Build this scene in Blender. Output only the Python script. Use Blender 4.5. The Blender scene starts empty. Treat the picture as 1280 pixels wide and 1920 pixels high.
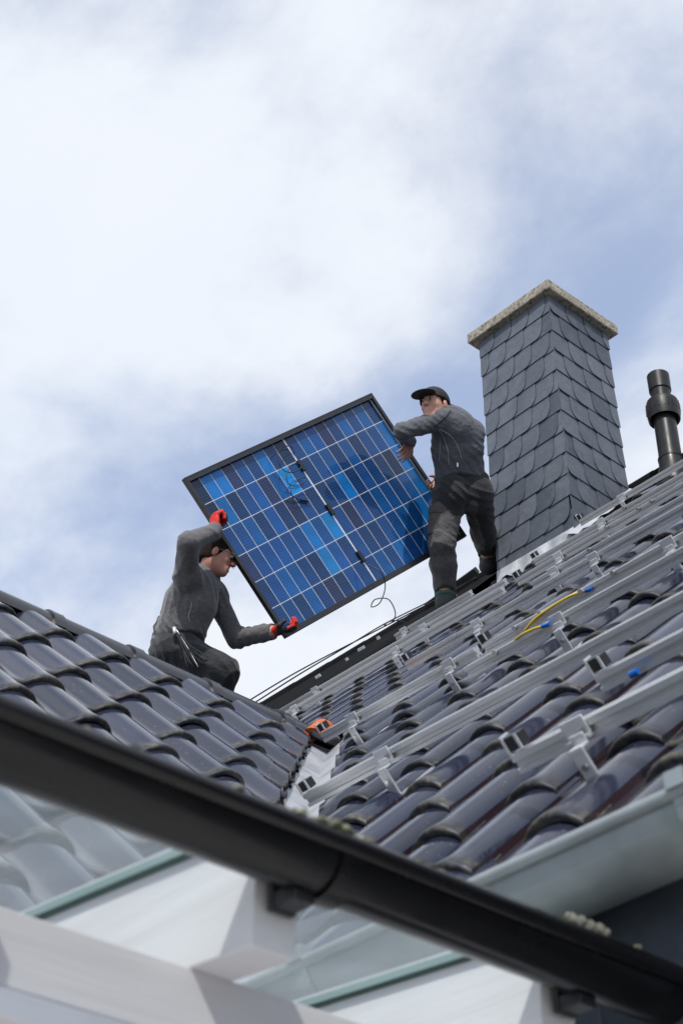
import bpy, bmesh, math, random
import numpy as np
from mathutils import Vector, Matrix

R = math.radians
rnd = random.Random(7)
sc = bpy.context.scene
col = sc.collection

# ------------------------------------------------------------------ camera
CR = Vector((0.67616842, 0.73653151, -0.01782133))
CU = Vector((0.44457553, -0.38861229, 0.8070521))
CF = Vector((-0.58749371, 0.55362607, 0.59021124))
cd = bpy.data.cameras.new('camera')
cam = bpy.data.objects.new('camera', cd)
col.objects.link(cam)
cam.matrix_world = Matrix(((CR.x, CU.x, -CF.x, 0), (CR.y, CU.y, -CF.y, 0), (CR.z, CU.z, -CF.z, 0), (0, 0, 0, 1)))
cd.sensor_fit = 'VERTICAL'
cd.sensor_height = 36.0
cd.lens = 65.75
cd.clip_start = 0.05
cd.clip_end = 4000
cd.dof.use_dof = True
cd.dof.focus_distance = 11.3
cd.dof.aperture_fstop = 9.0
sc.camera = cam

# ------------------------------------------------------------------ light
SUN = Vector((0.50, -0.57, 0.80)).normalized()
el = math.asin(SUN.z)
rot = math.atan2(SUN.x, SUN.y)
w = bpy.data.worlds.new('World')
sc.world = w
w.use_nodes = True
nt = w.node_tree
for n_ in list(nt.nodes):
    nt.nodes.remove(n_)
def wn(t, **k):
    n_ = nt.nodes.new(t)
    for a, b in k.items():
        setattr(n_, a, b)
    return n_
out = wn('ShaderNodeOutputWorld')
bg = wn('ShaderNodeBackground')
bg.inputs['Strength'].default_value = 0.1
sky = wn('ShaderNodeTexSky', sky_type='NISHITA', sun_disc=False)
sky.sun_elevation = el
sky.sun_rotation = rot
sky.air_density = 1.0
sky.dust_density = 0.2
tc = wn('ShaderNodeTexCoord')
sep = wn('ShaderNodeSeparateXYZ')
nt.links.new(tc.outputs['Generated'], sep.inputs[0])
zc = wn('ShaderNodeMath', operation='MAXIMUM')
nt.links.new(sep.outputs['Z'], zc.inputs[0]); zc.inputs[1].default_value = 0.0
za = wn('ShaderNodeMath', operation='ADD')
nt.links.new(zc.outputs[0], za.inputs[0]); za.inputs[1].default_value = 0.25
dx = wn('ShaderNodeMath', operation='DIVIDE'); dy = wn('ShaderNodeMath', operation='DIVIDE')
nt.links.new(sep.outputs['X'], dx.inputs[0]); nt.links.new(za.outputs[0], dx.inputs[1])
nt.links.new(sep.outputs['Y'], dy.inputs[0]); nt.links.new(za.outputs[0], dy.inputs[1])
cmb = wn('ShaderNodeCombineXYZ')
nt.links.new(dx.outputs[0], cmb.inputs[0]); nt.links.new(dy.outputs[0], cmb.inputs[1])
mp = wn('ShaderNodeMapping')
mp.inputs['Location'].default_value = (1.929, 9.589, 0.4)
mp.inputs['Rotation'].default_value = (0, 0, R(20))
mp.inputs['Scale'].default_value = (1.0, 1.3, 1.0)
nt.links.new(cmb.outputs[0], mp.inputs['Vector'])
nz = wn('ShaderNodeTexNoise')
nz.inputs['Scale'].default_value = 2.9
nz.inputs['Detail'].default_value = 9.0
nz.inputs['Roughness'].default_value = 0.57
nz.inputs['Distortion'].default_value = 0.15
nt.links.new(mp.outputs[0], nz.inputs['Vector'])
ramp = wn('ShaderNodeValToRGB')
ramp.color_ramp.interpolation = 'EASE'
ramp.color_ramp.elements[0].position = 0.33
ramp.color_ramp.elements[0].color = (0.42, 0.42, 0.42, 1)
ramp.color_ramp.elements[1].position = 0.62
ramp.color_ramp.elements[1].color = (1, 1, 1, 1)
nt.links.new(nz.outputs['Fac'], ramp.inputs[0])
nz2 = wn('ShaderNodeTexNoise')
nz2.inputs['Scale'].default_value = 1.3
nz2.inputs['Detail'].default_value = 4.0
nt.links.new(mp.outputs[0], nz2.inputs['Vector'])
ramp2 = wn('ShaderNodeValToRGB')
ramp2.color_ramp.elements[0].position = 0.36
ramp2.color_ramp.elements[0].color = (8.1, 8.8, 9.9, 1)
ramp2.color_ramp.elements[1].position = 0.72
ramp2.color_ramp.elements[1].color = (9.8, 9.9, 10.1, 1)
nt.links.new(nz2.outputs['Fac'], ramp2.inputs[0])
mx = wn('ShaderNodeMixRGB')
nt.links.new(ramp.outputs[0], mx.inputs[0])
tint = wn('ShaderNodeMixRGB', blend_type='MULTIPLY')
tint.inputs[0].default_value = 1.0
tint.inputs[2].default_value = (0.56, 1.25, 1.95, 1)
nt.links.new(sky.outputs[0], tint.inputs[1])
nt.links.new(tint.outputs[0], mx.inputs[1])
nt.links.new(ramp2.outputs[0], mx.inputs[2])
nt.links.new(mx.outputs[0], bg.inputs['Color'])
nt.links.new(bg.outputs[0], out.inputs['Surface'])

sl = bpy.data.lights.new('sun', 'SUN')
sl.energy = 3.4
sl.angle = R(1.0)
sl.color = (1.0, 0.95, 0.88)
so = bpy.data.objects.new('sun', sl)
col.objects.link(so)
so.rotation_euler = (-SUN).to_track_quat('-Z', 'Y').to_euler()

sc.view_settings.view_transform = 'Standard'
sc.view_settings.look = 'None'
sc.view_settings.gamma = 1.0
sc.view_settings.use_curve_mapping = False
sc.view_settings.exposure = 0.0
sc.cycles.max_bounces = 8
sc.cycles.transparent_max_bounces = 16
sc.cycles.use_denoising = True
sc.cycles.caustics_reflective = False
sc.cycles.caustics_refractive = False

# ------------------------------------------------------------------ materials
MATS = {}
def mat(name, color, rough=0.5, metal=0.0, coat=0.0, coat_rough=0.05, spec=0.5, var=0.0, vscale=8.0,
        bump=0.0, bscale=60.0, color2=None, c2scale=4.0, c2lo=0.45, c2hi=0.7, coords='Object', sheen=0.0, rvar=0.0, bdist=0.01, stretch=None, detail=4.0):
    if name in MATS:
        return MATS[name]
    m = bpy.data.materials.new(name)
    m.use_nodes = True
    t = m.node_tree
    b = t.nodes['Principled BSDF']
    b.inputs['Base Color'].default_value = (*color, 1)
    b.inputs['Roughness'].default_value = rough
    b.inputs['Metallic'].default_value = metal
    b.inputs['Coat Weight'].default_value = coat
    b.inputs['Coat Roughness'].default_value = coat_rough
    b.inputs['Specular IOR Level'].default_value = spec
    b.inputs['Sheen Weight'].default_value = sheen
    tcn = t.nodes.new('ShaderNodeTexCoord')
    src = tcn.outputs[coords]
    if coords == 'World':
        pass
    if stretch:
        mpn = t.nodes.new('ShaderNodeMapping')
        mpn.inputs['Scale'].default_value = stretch
        t.links.new(src, mpn.inputs[0]); src = mpn.outputs[0]
    def noise(scale, det=detail):
        q = t.nodes.new('ShaderNodeTexNoise')
        q.inputs['Scale'].default_value = scale
        q.inputs['Detail'].default_value = det
        q.inputs['Roughness'].default_value = 0.6
        t.links.new(src, q.inputs['Vector'])
        return q
    last = None
    if color2:
        q = noise(c2scale)
        r_ = t.nodes.new('ShaderNodeMapRange')
        r_.inputs[1].default_value = c2lo; r_.inputs[2].default_value = c2hi
        t.links.new(q.outputs['Fac'], r_.inputs[0])
        mxn = t.nodes.new('ShaderNodeMixRGB')
        mxn.inputs[1].default_value = (*color, 1); mxn.inputs[2].default_value = (*color2, 1)
        t.links.new(r_.outputs[0], mxn.inputs[0])
        last = mxn.outputs[0]
    if var:
        q = noise(vscale)
        r_ = t.nodes.new('ShaderNodeMapRange')
        r_.inputs[1].default_value = 0.25; r_.inputs[2].default_value = 0.75
        r_.inputs[3].default_value = 1 - var; r_.inputs[4].default_value = 1 + var
        t.links.new(q.outputs['Fac'], r_.inputs[0])
        mxn = t.nodes.new('ShaderNodeMixRGB'); mxn.blend_type = 'MULTIPLY'
        mxn.inputs[0].default_value = 1
        if last is None:
            mxn.inputs[1].default_value = (*color, 1)
        else:
            t.links.new(last, mxn.inputs[1])
        t.links.new(r_.outputs[0], mxn.inputs[2])
        last = mxn.outputs[0]
    if last is not None:
        t.links.new(last, b.inputs['Base Color'])
    if rvar:
        q = noise(vscale * 1.7)
        r_ = t.nodes.new('ShaderNodeMapRange')
        r_.inputs[1].default_value = 0.3; r_.inputs[2].default_value = 0.7
        r_.inputs[3].default_value = max(0.02, rough - rvar); r_.inputs[4].default_value = rough + rvar
        t.links.new(q.outputs['Fac'], r_.inputs[0])
        t.links.new(r_.outputs[0], b.inputs['Roughness'])
    if bump:
        q = noise(bscale, 5.0)
        bp = t.nodes.new('ShaderNodeBump')
        bp.inputs['Strength'].default_value = bump
        bp.inputs['Distance'].default_value = bdist
        t.links.new(q.outputs['Fac'], bp.inputs['Height'])
        t.links.new(bp.outputs[0], b.inputs['Normal'])
    MATS[name] = m
    return m

def tile_material():
    m = mat('glazed_tile', (0.055, 0.055, 0.070), 0.12, coat=0.3, coat_rough=0.03, rvar=0.05, vscale=9.0, bump=0.07, bscale=26.0, bdist=0.004)
    t = m.node_tree
    b = t.nodes['Principled BSDF']
    geo = t.nodes.new('ShaderNodeNewGeometry')
    q = t.nodes.new('ShaderNodeTexNoise'); q.inputs['Scale'].default_value = 3.3; q.inputs['Detail'].default_value = 5
    t.links.new(geo.outputs['Position'], q.inputs['Vector'])
    cr = t.nodes.new('ShaderNodeValToRGB')
    cr.color_ramp.elements[0].position = 0.3; cr.color_ramp.elements[0].color = (0.010, 0.013, 0.028, 1)
    cr.color_ramp.elements[1].position = 0.72; cr.color_ramp.elements[1].color = (0.024, 0.026, 0.042, 1)
    t.links.new(q.outputs['Fac'], cr.inputs[0])
    b.inputs['Specular IOR Level'].default_value = 0.5
    b.inputs['IOR'].default_value = 1.36
    b.inputs['Specular Tint'].default_value = (0.60, 0.72, 1.0, 1)
    # pan colour (browner) and nose colour (matt, worn) come from mesh attributes
    at = t.nodes.new('ShaderNodeAttribute'); at.attribute_name = 'pan'
    m1 = t.nodes.new('ShaderNodeMixRGB'); m1.inputs[2].default_value = (0.050, 0.040, 0.044, 1)
    t.links.new(at.outputs['Fac'], m1.inputs[0]); t.links.new(cr.outputs[0], m1.inputs[1])
    an = t.nodes.new('ShaderNodeAttribute'); an.attribute_name = 'nose'
    q2 = t.nodes.new('ShaderNodeTexNoise'); q2.inputs['Scale'].default_value = 45; q2.inputs['Detail'].default_value = 4
    t.links.new(geo.outputs['Position'], q2.inputs['Vector'])
    c2 = t.nodes.new('ShaderNodeValToRGB')
    c2.color_ramp.elements[0].position = 0.42; c2.color_ramp.elements[0].color = (0.034, 0.034, 0.036, 1)
    c2.color_ramp.elements[1].position = 0.80; c2.color_ramp.elements[1].color = (0.13, 0.115, 0.08, 1)
    t.links.new(q2.outputs['Fac'], c2.inputs[0])
    m2 = t.nodes.new('ShaderNodeMixRGB')
    t.links.new(an.outputs['Fac'], m2.inputs[0]); t.links.new(m1.outputs[0], m2.inputs[1]); t.links.new(c2.outputs[0], m2.inputs[2])
    ae = t.nodes.new('ShaderNodeAttribute'); ae.attribute_name = 'edge'
    m3 = t.nodes.new('ShaderNodeMixRGB'); m3.inputs[2].default_value = (0.065, 0.026, 0.019, 1)
    t.links.new(ae.outputs['Fac'], m3.inputs[0]); t.links.new(m2.outputs[0], m3.inputs[1])
    oi = t.nodes.new('ShaderNodeObjectInfo')
    rr_ = t.nodes.new('ShaderNodeMapRange'); rr_.inputs[3].default_value = 0.65; rr_.inputs[4].default_value = 1.45
    t.links.new(oi.outputs['Random'], rr_.inputs[0])
    m4 = t.nodes.new('ShaderNodeMixRGB'); m4.blend_type = 'MULTIPLY'; m4.inputs[0].default_value = 1.0
    t.links.new(m3.outputs[0], m4.inputs[1]); t.links.new(rr_.outputs[0], m4.inputs[2])
    # lichen and dust specks
    q5 = t.nodes.new('ShaderNodeTexNoise'); q5.inputs['Scale'].default_value = 75; q5.inputs['Detail'].default_value = 3
    t.links.new(geo.outputs['Position'], q5.inputs['Vector'])
    r5 = t.nodes.new('ShaderNodeMapRange'); r5.inputs[1].default_value = 0.66; r5.inputs[2].default_value = 0.74; r5.inputs[4].default_value = 0.55
    t.links.new(q5.outputs['Fac'], r5.inputs[0])
    m5 = t.nodes.new('ShaderNodeMixRGB'); m5.inputs[2].default_value = (0.16, 0.155, 0.13, 1)
    t.links.new(r5.outputs[0], m5.inputs[0]); t.links.new(m4.outputs[0], m5.inputs[1])
    t.links.new(m5.outputs[0], b.inputs['Base Color'])
    inv = t.nodes.new('ShaderNodeMath'); inv.operation = 'MULTIPLY_ADD'
    inv.inputs[1].default_value = -0.20; inv.inputs[2].default_value = 0.22
    t.links.new(an.outputs['Fac'], inv.inputs[0])
    t.links.new(inv.outputs[0], b.inputs['Coat Weight'])
    old = b.inputs['Roughness'].links[0].from_socket
    ad = t.nodes.new('ShaderNodeMath'); ad.operation = 'MULTIPLY_ADD'; ad.inputs[1].default_value = 0.3
    t.links.new(an.outputs['Fac'], ad.inputs[0]); t.links.new(old, ad.inputs[2])
    t.links.new(ad.outputs[0], b.inputs['Roughness'])
    return m

M_TILE = tile_material()
M_DECK = mat('underlay', (0.03, 0.028, 0.028), 0.9)
M_RIDGE = mat('ridge_black', (0.018, 0.018, 0.021), 0.30, coat=0.3, coat_rough=0.2, var=0.3, vscale=6, bump=0.15, bscale=30)
M_RIDGEB = mat('ridge_roll_black', (0.008, 0.008, 0.009), 1.0, spec=0.05, var=0.3, vscale=9)
M_ZINC = mat('zinc', (0.36, 0.39, 0.40), 0.48, metal=0.55, var=0.18, vscale=5, color2=(0.27, 0.31, 0.31), c2scale=9, rvar=0.1)
M_FLASH = mat('valley_metal', (0.58, 0.60, 0.63), 0.42, metal=0.6, var=0.18, vscale=7, rvar=0.12, bump=0.1, bscale=12)
M_LEAD = mat('lead_flashing', (0.46, 0.48, 0.51), 0.55, metal=0.2, var=0.2, vscale=10, bump=0.5, bscale=14, bdist=0.02)
M_SLATE = mat('slate', (0.078, 0.090, 0.112), 0.55, var=0.18, vscale=30, bump=0.35, bscale=35, bdist=0.004, color2=(0.108, 0.119, 0.138), c2scale=3.0, rvar=0.08)
M_SLATE2 = mat('slate_b', (0.104, 0.117, 0.142), 0.52, var=0.2, vscale=24, bump=0.35, bscale=30, bdist=0.004, color2=(0.070, 0.08, 0.1), c2scale=4.0, rvar=0.08)
M_SLATE3 = mat('slate_c', (0.058, 0.068, 0.087), 0.58, var=0.2, vscale=26, bump=0.35, bscale=30, bdist=0.004, color2=(0.13, 0.14, 0.155), c2scale=6.0, c2lo=0.55, c2hi=0.8, rvar=0.08)
M_CAPC = mat('concrete_cap', (0.30, 0.265, 0.21), 0.85, var=0.35, vscale=14, color2=(0.085, 0.08, 0.07), c2scale=42, c2lo=0.50, c2hi=0.66, bump=0.5, bscale=60, bdist=0.006)
M_CORE = mat('chimney_core', (0.03, 0.03, 0.033), 0.9)
M_ALU = mat('aluminium', (0.74, 0.75, 0.76), 0.30, metal=0.6, var=0.12, vscale=4, rvar=0.12, bump=0.03, bscale=300, stretch=(0.05, 1, 1))
M_ALUW = mat('aluminium_cast', (0.80, 0.81, 0.83), 0.40, metal=0.6, var=0.1, vscale=20, bump=0.1, bscale=120)
M_BLACK = mat('black_plastic', (0.018, 0.018, 0.020), 0.42, var=0.2, vscale=12)
M_PIPE = mat('pipe_plastic', (0.011, 0.011, 0.011), 0.40, spec=0.35, var=0.25, vscale=6, color2=(0.022, 0.020, 0.018), c2scale=8, rvar=0.08)
M_ANTH = mat('anthracite_gutter', (0.0045, 0.004, 0.0045), 0.24, var=0.25, vscale=7, spec=0.42, rvar=0.06)
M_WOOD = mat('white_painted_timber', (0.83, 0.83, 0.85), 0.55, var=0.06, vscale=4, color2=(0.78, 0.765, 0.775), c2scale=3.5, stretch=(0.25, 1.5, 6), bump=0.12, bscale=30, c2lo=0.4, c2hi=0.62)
M_WOODB = mat('grey_timber', (0.62, 0.60, 0.62), 0.6, var=0.08, vscale=5, color2=(0.57, 0.545, 0.56), c2scale=4, stretch=(1.5, 0.22, 6), bump=0.12, bscale=30, c2lo=0.4, c2hi=0.62)  # greyer tone than the other timber, for the header beam
M_WALLW = mat('white_render', (0.62, 0.62, 0.61), 0.85, var=0.05, vscale=3, bump=0.3, bscale=90, bdist=0.004)
M_PAVE = mat('pale_paving', (0.40, 0.39, 0.38), 0.8, var=0.12, vscale=1.5, bump=0.2, bscale=14)
M_YEL = mat('yellow_insulation', (0.75, 0.52, 0.02), 0.4)
M_BLUE = mat('blue_plastic', (0.01, 0.13, 0.52), 0.4)
M_ORANGE = mat('terracotta', (0.50, 0.115, 0.030), 0.75, var=0.2, vscale=14, bump=0.3, bscale=40)
M_FRAME = mat('anodised_black', (0.034, 0.034, 0.037), 0.36, metal=0.3, var=0.12, vscale=9)
M_WHITE = mat('panel_white', (0.72, 0.74, 0.78), 0.25, coat=1.0, coat_rough=0.03)
M_STEEL = mat('steel', (0.55, 0.54, 0.52), 0.28, metal=1.0)
M_MOSS = mat('moss', (0.075, 0.08, 0.04), 0.95, var=0.4, vscale=40, color2=(0.35, 0.34, 0.28), c2scale=30, bump=0.6, bscale=80)

def glass_material():
    m = bpy.data.materials.new('roof_glass'); m.use_nodes = True
    t = m.node_tree
    t.nodes.remove(t.nodes['Principled BSDF'])
    o = t.nodes['Material Output']
    tr = t.nodes.new('ShaderNodeBsdfTransparent'); tr.inputs[0].default_value = (0.84, 0.90, 0.89, 1)
    gl = t.nodes.new('ShaderNodeBsdfGlossy'); gl.inputs['Roughness'].default_value = 0.02
    lw = t.nodes.new('ShaderNodeLayerWeight')
    pw = t.nodes.new('ShaderNodeMath'); pw.operation = 'POWER'; pw.inputs[1].default_value = 5.0
    t.links.new(lw.outputs['Facing'], pw.inputs[0])
    fr = t.nodes.new('ShaderNodeMath'); fr.operation = 'MULTIPLY_ADD'; fr.inputs[1].default_value = 0.9; fr.inputs[2].default_value = 0.07
    t.links.new(pw.outputs[0], fr.inputs[0])
    lw.inputs[0].default_value = 0.5
    mxs = t.nodes.new('ShaderNodeMixShader')
    t.links.new(fr.outputs[0], mxs.inputs[0]); t.links.new(tr.outputs[0], mxs.inputs[1]); t.links.new(gl.outputs[0], mxs.inputs[2])
    df = t.nodes.new('ShaderNodeBsdfTranslucent'); df.inputs[0].default_value = (0.55, 0.64, 0.70, 1)
    nzz = t.nodes.new('ShaderNodeTexNoise'); nzz.inputs['Scale'].default_value = 7; nzz.inputs['Detail'].default_value = 6
    tcn = t.nodes.new('ShaderNodeTexCoord'); t.links.new(tcn.outputs['Object'], nzz.inputs['Vector'])
    mr = t.nodes.new('ShaderNodeMapRange'); mr.inputs[1].default_value = 0.3; mr.inputs[2].default_value = 0.75; mr.inputs[3].default_value = 0.10; mr.inputs[4].default_value = 0.20
    t.links.new(nzz.outputs['Fac'], mr.inputs[0])
    m2 = t.nodes.new('ShaderNodeMixShader')
    t.links.new(mr.outputs[0], m2.inputs[0]); t.links.new(mxs.outputs[0], m2.inputs[1]); t.links.new(df.outputs[0], m2.inputs[2])
    t.links.new(m2.outputs[0], o.inputs['Surface'])
    return m
M_GLASS = glass_material()
M_GEDGE = mat('glass_edge', (0.20, 0.32, 0.29), 0.15, coat=1.0)

# ------------------------------------------------------------------ helpers
def link(o, parent=None):
    col.objects.link(o)
    if parent is not None:
        o.parent = parent
    return o

def mesh_data(name, verts, faces, m, smooth=False, attrs=None):
    d = bpy.data.meshes.new(name)
    d.from_pydata([tuple(v) for v in verts], [], faces)
    d.materials.append(m)
    if smooth:
        d.polygons.foreach_set('use_smooth', [True] * len(d.polygons))
    for k, vals in (attrs or {}).items():
        a = d.attributes.new(k, 'FLOAT', 'POINT')
        a.data.foreach_set('value', [float(x) for x in vals])
    d.update()
    return d

def obj(name, verts, faces, m, parent=None, smooth=False, attrs=None):
    return link(bpy.data.objects.new(name, mesh_data(name, verts, faces, m, smooth, attrs)), parent)

def empty(name, loc=(0, 0, 0)):
    o = bpy.data.objects.new(name, None)
    o.empty_display_size = 0.1
    o.location = loc
    return link(o)

def tag(o, label=None, cat=None, group=None, kind=None):
    if label: o['label'] = label
    if cat: o['category'] = cat
    if group: o['group'] = group
    if kind: o['kind'] = kind
    return o

class MB:
    """collects simple solids of ONE part"""
    def __init__(self):
        self.v = []; self.f = []
    def add(self, verts, faces):
        k = len(self.v)
        self.v += [Vector(p) for p in verts]
        self.f += [tuple(i + k for i in f) for f in faces]
        return self
    def box(self, c, ax, ay, az, bev=0.0):
        c = Vector(c); ax = Vector(ax); ay = Vector(ay); az = Vector(az)
        if bev <= 0:
            vs = [c + ax * i + ay * j + az * k for i in (-1, 1) for j in (-1, 1) for k in (-1, 1)]
            fs = [(0, 1, 3, 2), (4, 6, 7, 5), (0, 4, 5, 1), (2, 3, 7, 6), (0, 2, 6, 4), (1, 5, 7, 3)]
            return self.add(vs, fs)
        bm = bmesh.new()
        bmesh.ops.create_cube(bm, size=2.0)
        lx, ly, lz = ax.length, ay.length, az.length
        for v in bm.verts:
            v.co = Vector((v.co.x * lx, v.co.y * ly, v.co.z * lz))
        bmesh.ops.bevel(bm, geom=list(bm.edges), offset=bev, segments=2, affect='EDGES', profile=0.5)
        ux, uy, uz = ax.normalized(), ay.normalized(), az.normalized()
        bm.verts.ensure_lookup_table()
        bm.verts.index_update()
        vs = [c + ux * v.co.x + uy * v.co.y + uz * v.co.z for v in bm.verts]
        fs = [tuple(v.index for v in f.verts) for f in bm.faces]
        bm.free()
        return self.add(vs, fs)
    def tube(self, pts, r, n=8, cap=True):
        pts = [Vector(p) for p in pts]
        rr = r if isinstance(r, (list, tuple)) else [r] * len(pts)
        rings = []
        t0 = (pts[1] - pts[0]).normalized()
        a = t0.orthogonal().normalized()
        for i, p in enumerate(pts):
            t = (pts[min(i + 1, len(pts) - 1)] - pts[max(i - 1, 0)]).normalized()
            a = (a - t * a.dot(t)).normalized()
            b = t.cross(a)
            rings.append([p + (a * math.cos(2 * math.pi * k / n) + b * math.sin(2 * math.pi * k / n)) * rr[i] for k in range(n)])
        vs = [q for r_ in rings for q in r_]
        fs = []
        for i in range(len(pts) - 1):
            for k in range(n):
                k2 = (k + 1) % n
                fs.append((i * n + k, i * n + k2, (i + 1) * n + k2, (i + 1) * n + k))
        if cap:
            fs.append(tuple(range(n - 1, -1, -1)))
            fs.append(tuple((len(pts) - 1) * n + k for k in range(n)))
        return self.add(vs, fs)
    def prism(self, poly, o, ax, ay, dirv):
        """polygon in the plane (ax, ay) at o, extruded by dirv"""
        o = Vector(o); ax = Vector(ax); ay = Vector(ay); dirv = Vector(dirv)
        n = len(poly)
        a = [o + ax * p[0] + ay * p[1] for p in poly]
        b = [p + dirv for p in a]
        fs = [tuple(range(n - 1, -1, -1)), tuple(range(n, 2 * n))]
        for k in range(n):
            k2 = (k + 1) % n
            fs.append((k, k2, n + k2, n + k))
        return self.add(a + b, fs)
    def build(self, name, m, parent=None, smooth=False, fix=True):
        d = mesh_data(name, self.v, self.f, m, smooth)
        if fix:
            bm = bmesh.new(); bm.from_mesh(d)
            bmesh.ops.recalc_face_normals(bm, faces=bm.faces)
            bm.to_mesh(d); bm.free()
        return link(bpy.data.objects.new(name, d), parent)

def autosmooth(o, ang=40):
    d = o.data
    d.polygons.foreach_set('use_smooth', [True] * len(d.polygons))
    d.set_sharp_from_angle(angle=R(ang))
    return o

def catmull(pts, n=8):
    pts = [Vector(p) for p in pts]
    q = [pts[0] * 2 - pts[1]] + pts + [pts[-1] * 2 - pts[-2]]
    res = []
    for i in range(1, len(q) - 2):
        for k in range(n):
            t = k / n
            a, b, c, d = q[i - 1], q[i], q[i + 1], q[i + 2]
            res.append(0.5 * ((2 * b) + (c - a) * t + (2 * a - 5 * b + 4 * c - d) * t * t + (3 * b - a - 3 * c + d) * t ** 3))
    res.append(pts[-1])
    return res

# ------------------------------------------------------------------ frame of the place
# x runs along the main eave, y runs up the main roof in plan, z is up; the camera is the origin
X = Vector((1, 0, 0)); Y = Vector((0, 1, 0)); Z = Vector((0, 0, 1))
GROUND = -1.65
AL = R(44.438); BE = R(44.95)
TW, TL_ = 0.26, 0.3545          # tile cover width and exposed length
mU, mV, mN = X, Vector((0, math.cos(AL), math.sin(AL))), Vector((0, -math.sin(AL), math.cos(AL)))
wU, wV, wN = Y, Vector((-math.cos(BE), 0, math.sin(BE))), Vector((math.sin(BE), 0, math.cos(BE)))
O_NOSE = Vector((-2.8633, 3.1795, 2.4141))       # crest of one tile nose of the main roof
O_TIP = Vector((-5.0001, 3.3373, 3.7422))        # tip of one tile nose of the wing roof
O_M = O_NOSE - mN * 0.072
O_W = O_TIP - wN * 0.040
def MP(x, s, h=0.0):
    """point of the main roof: x, metres up the slope from O_NOSE, height over the nose plane"""
    return Vector((x, O_NOSE.y, O_NOSE.z)) + mV * s + mN * h
RIDGE_S = 7.2
tanA, tanB = math.tan(AL), math.tan(BE)
def gval(x, y):
    return (O_M.z + tanA * (y - O_M.y)) - (O_W.z - tanB * (x - O_W.x))
GN = Vector((tanB, tanA, 0)).normalized()        # plan direction that leads from the valley into the main roof
GL = math.hypot(tanA, tanB)
XR = -5.30                                        # wing ridge
def project(p):
    z_ = p.dot(CF)
    return (640 + 3506.7 * p.dot(CR) / z_, 960 - 3506.7 * p.dot(CU) / z_, z_)

# ------------------------------------------------------------------ ground
g = obj('ground', [(-60, -60, GROUND), (60, -60, GROUND), (60, 60, GROUND), (-60, 60, GROUND)], [(0, 1, 2, 3)], M_PAVE)
tag(g, kind='structure')

# ------------------------------------------------------------------ house
house = empty('house', (-4, 8.3, GROUND))
tag(house, 'house with dark glazed tile roofs, slate clad chimney and zinc gutter', 'house')
def hp(o):                      # parent to the house but keep world coordinates
    o.parent = house
    o.matrix_parent_inverse = Matrix.Translation(-Vector(house.location))
    return o

yR = O_M.y + RIDGE_S * math.cos(AL)
zR = O_M.z + RIDGE_S * math.sin(AL)
yE, zE = 2.03, O_M.z + tanA * (1.93 - O_M.y) - 0.02
# masonry body of the main house and the wing
XL, XRt = -11.0, 1.6
yB = 2 * yR - 2.25
mb = MB()
mb.prism([(2.25, GROUND), (yB, GROUND), (yB, zE + 0.25), (yR, zR - 0.12), (2.25, zE + 0.2)], (XL + 0.2, 0, 0), Y, Z, X * (XRt - XL - 0.4))
hp(mb.build('wall', M_WALLW))
mb = MB()
xw0 = -2.85; xw1 = 2 * XR + 2.85
zWe = O_W.z - tanB * (xw0 - O_W.x) - 0.1
zWr = O_W.z - tanB * (XR - O_W.x)
mb.prism([(xw0, GROUND), (xw0, zWe), (XR, zWr - 0.12), (xw1, zWe), (xw1, GROUND)], (0, -2.0, 0), X, Z, Y * 4.2)
wing_wall = hp(mb.build('wing_wall', M_WALLW))

# roof decks
def slab(name, o, u, v, n, u0, u1, v0, v1, th, m):
    b = MB()
    b.box(o + u * (u0 + u1) / 2 + v * (v0 + v1) / 2 - n * th / 2, u * (u1 - u0) / 2, v * (v1 - v0) / 2, n * th / 2)
    return b.build(name, m)
om = Vector((0, O_M.y, O_M.z))
s0 = (yE - O_M.y) / math.cos(AL)
main_roof = hp(slab('main_roof', om - mN * 0.012, mU, mV, mN, XL, XRt, s0, RIDGE_S, 0.08, M_DECK))
bV = Vector((0, -math.cos(AL), math.sin(AL))); bN = Vector((0, math.sin(AL), math.cos(AL)))
hp(slab('rear_roof', Vector((0, yR, zR)) - bN * 0.012, mU, bV, bN, XL, XRt, -RIDGE_S + s0 + 0.3, -0.02, 0.08, M_RIDGE))
ow = Vector((O_W.x, 0, O_W.z))
vr = (O_W.x - XR) / math.cos(BE)
v0w = -(-2.42 - O_W.x) / math.cos(BE)
def wing_slab(name, sgn):
    # cut along the valley: quad from the eave to the ridge, right side on the valley
    pts = []
    for x in (-2.42, XR):
        zz = O_W.z - tanB * (x - O_W.x) - 0.016
        yv = O_M.y + (zz + 0.016 - O_M.z) / tanA
        xx = x if sgn > 0 else 2 * XR - x
        pts.append((Vector((xx, -2.3, zz)), Vector((xx, yv + 0.05, zz))))
    a, b = pts[0]; d_, c = pts[1]
    dn = Vector((0, 0, -0.09))
    vs = [a, b, c, d_, a + dn, b + dn, c + dn, d_ + dn]
    fs = [(0, 1, 2, 3), (7, 6, 5, 4), (0, 4, 5, 1), (1, 5, 6, 2), (2, 6, 7, 3), (3, 7, 4, 0)]
    m_ = MB().add(vs, fs)
    return m_.build(name, M_DECK)
wing_roof = hp(wing_slab('wing_roof', 1))
hp(wing_slab('wing_rear_roof', -1))

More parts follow.
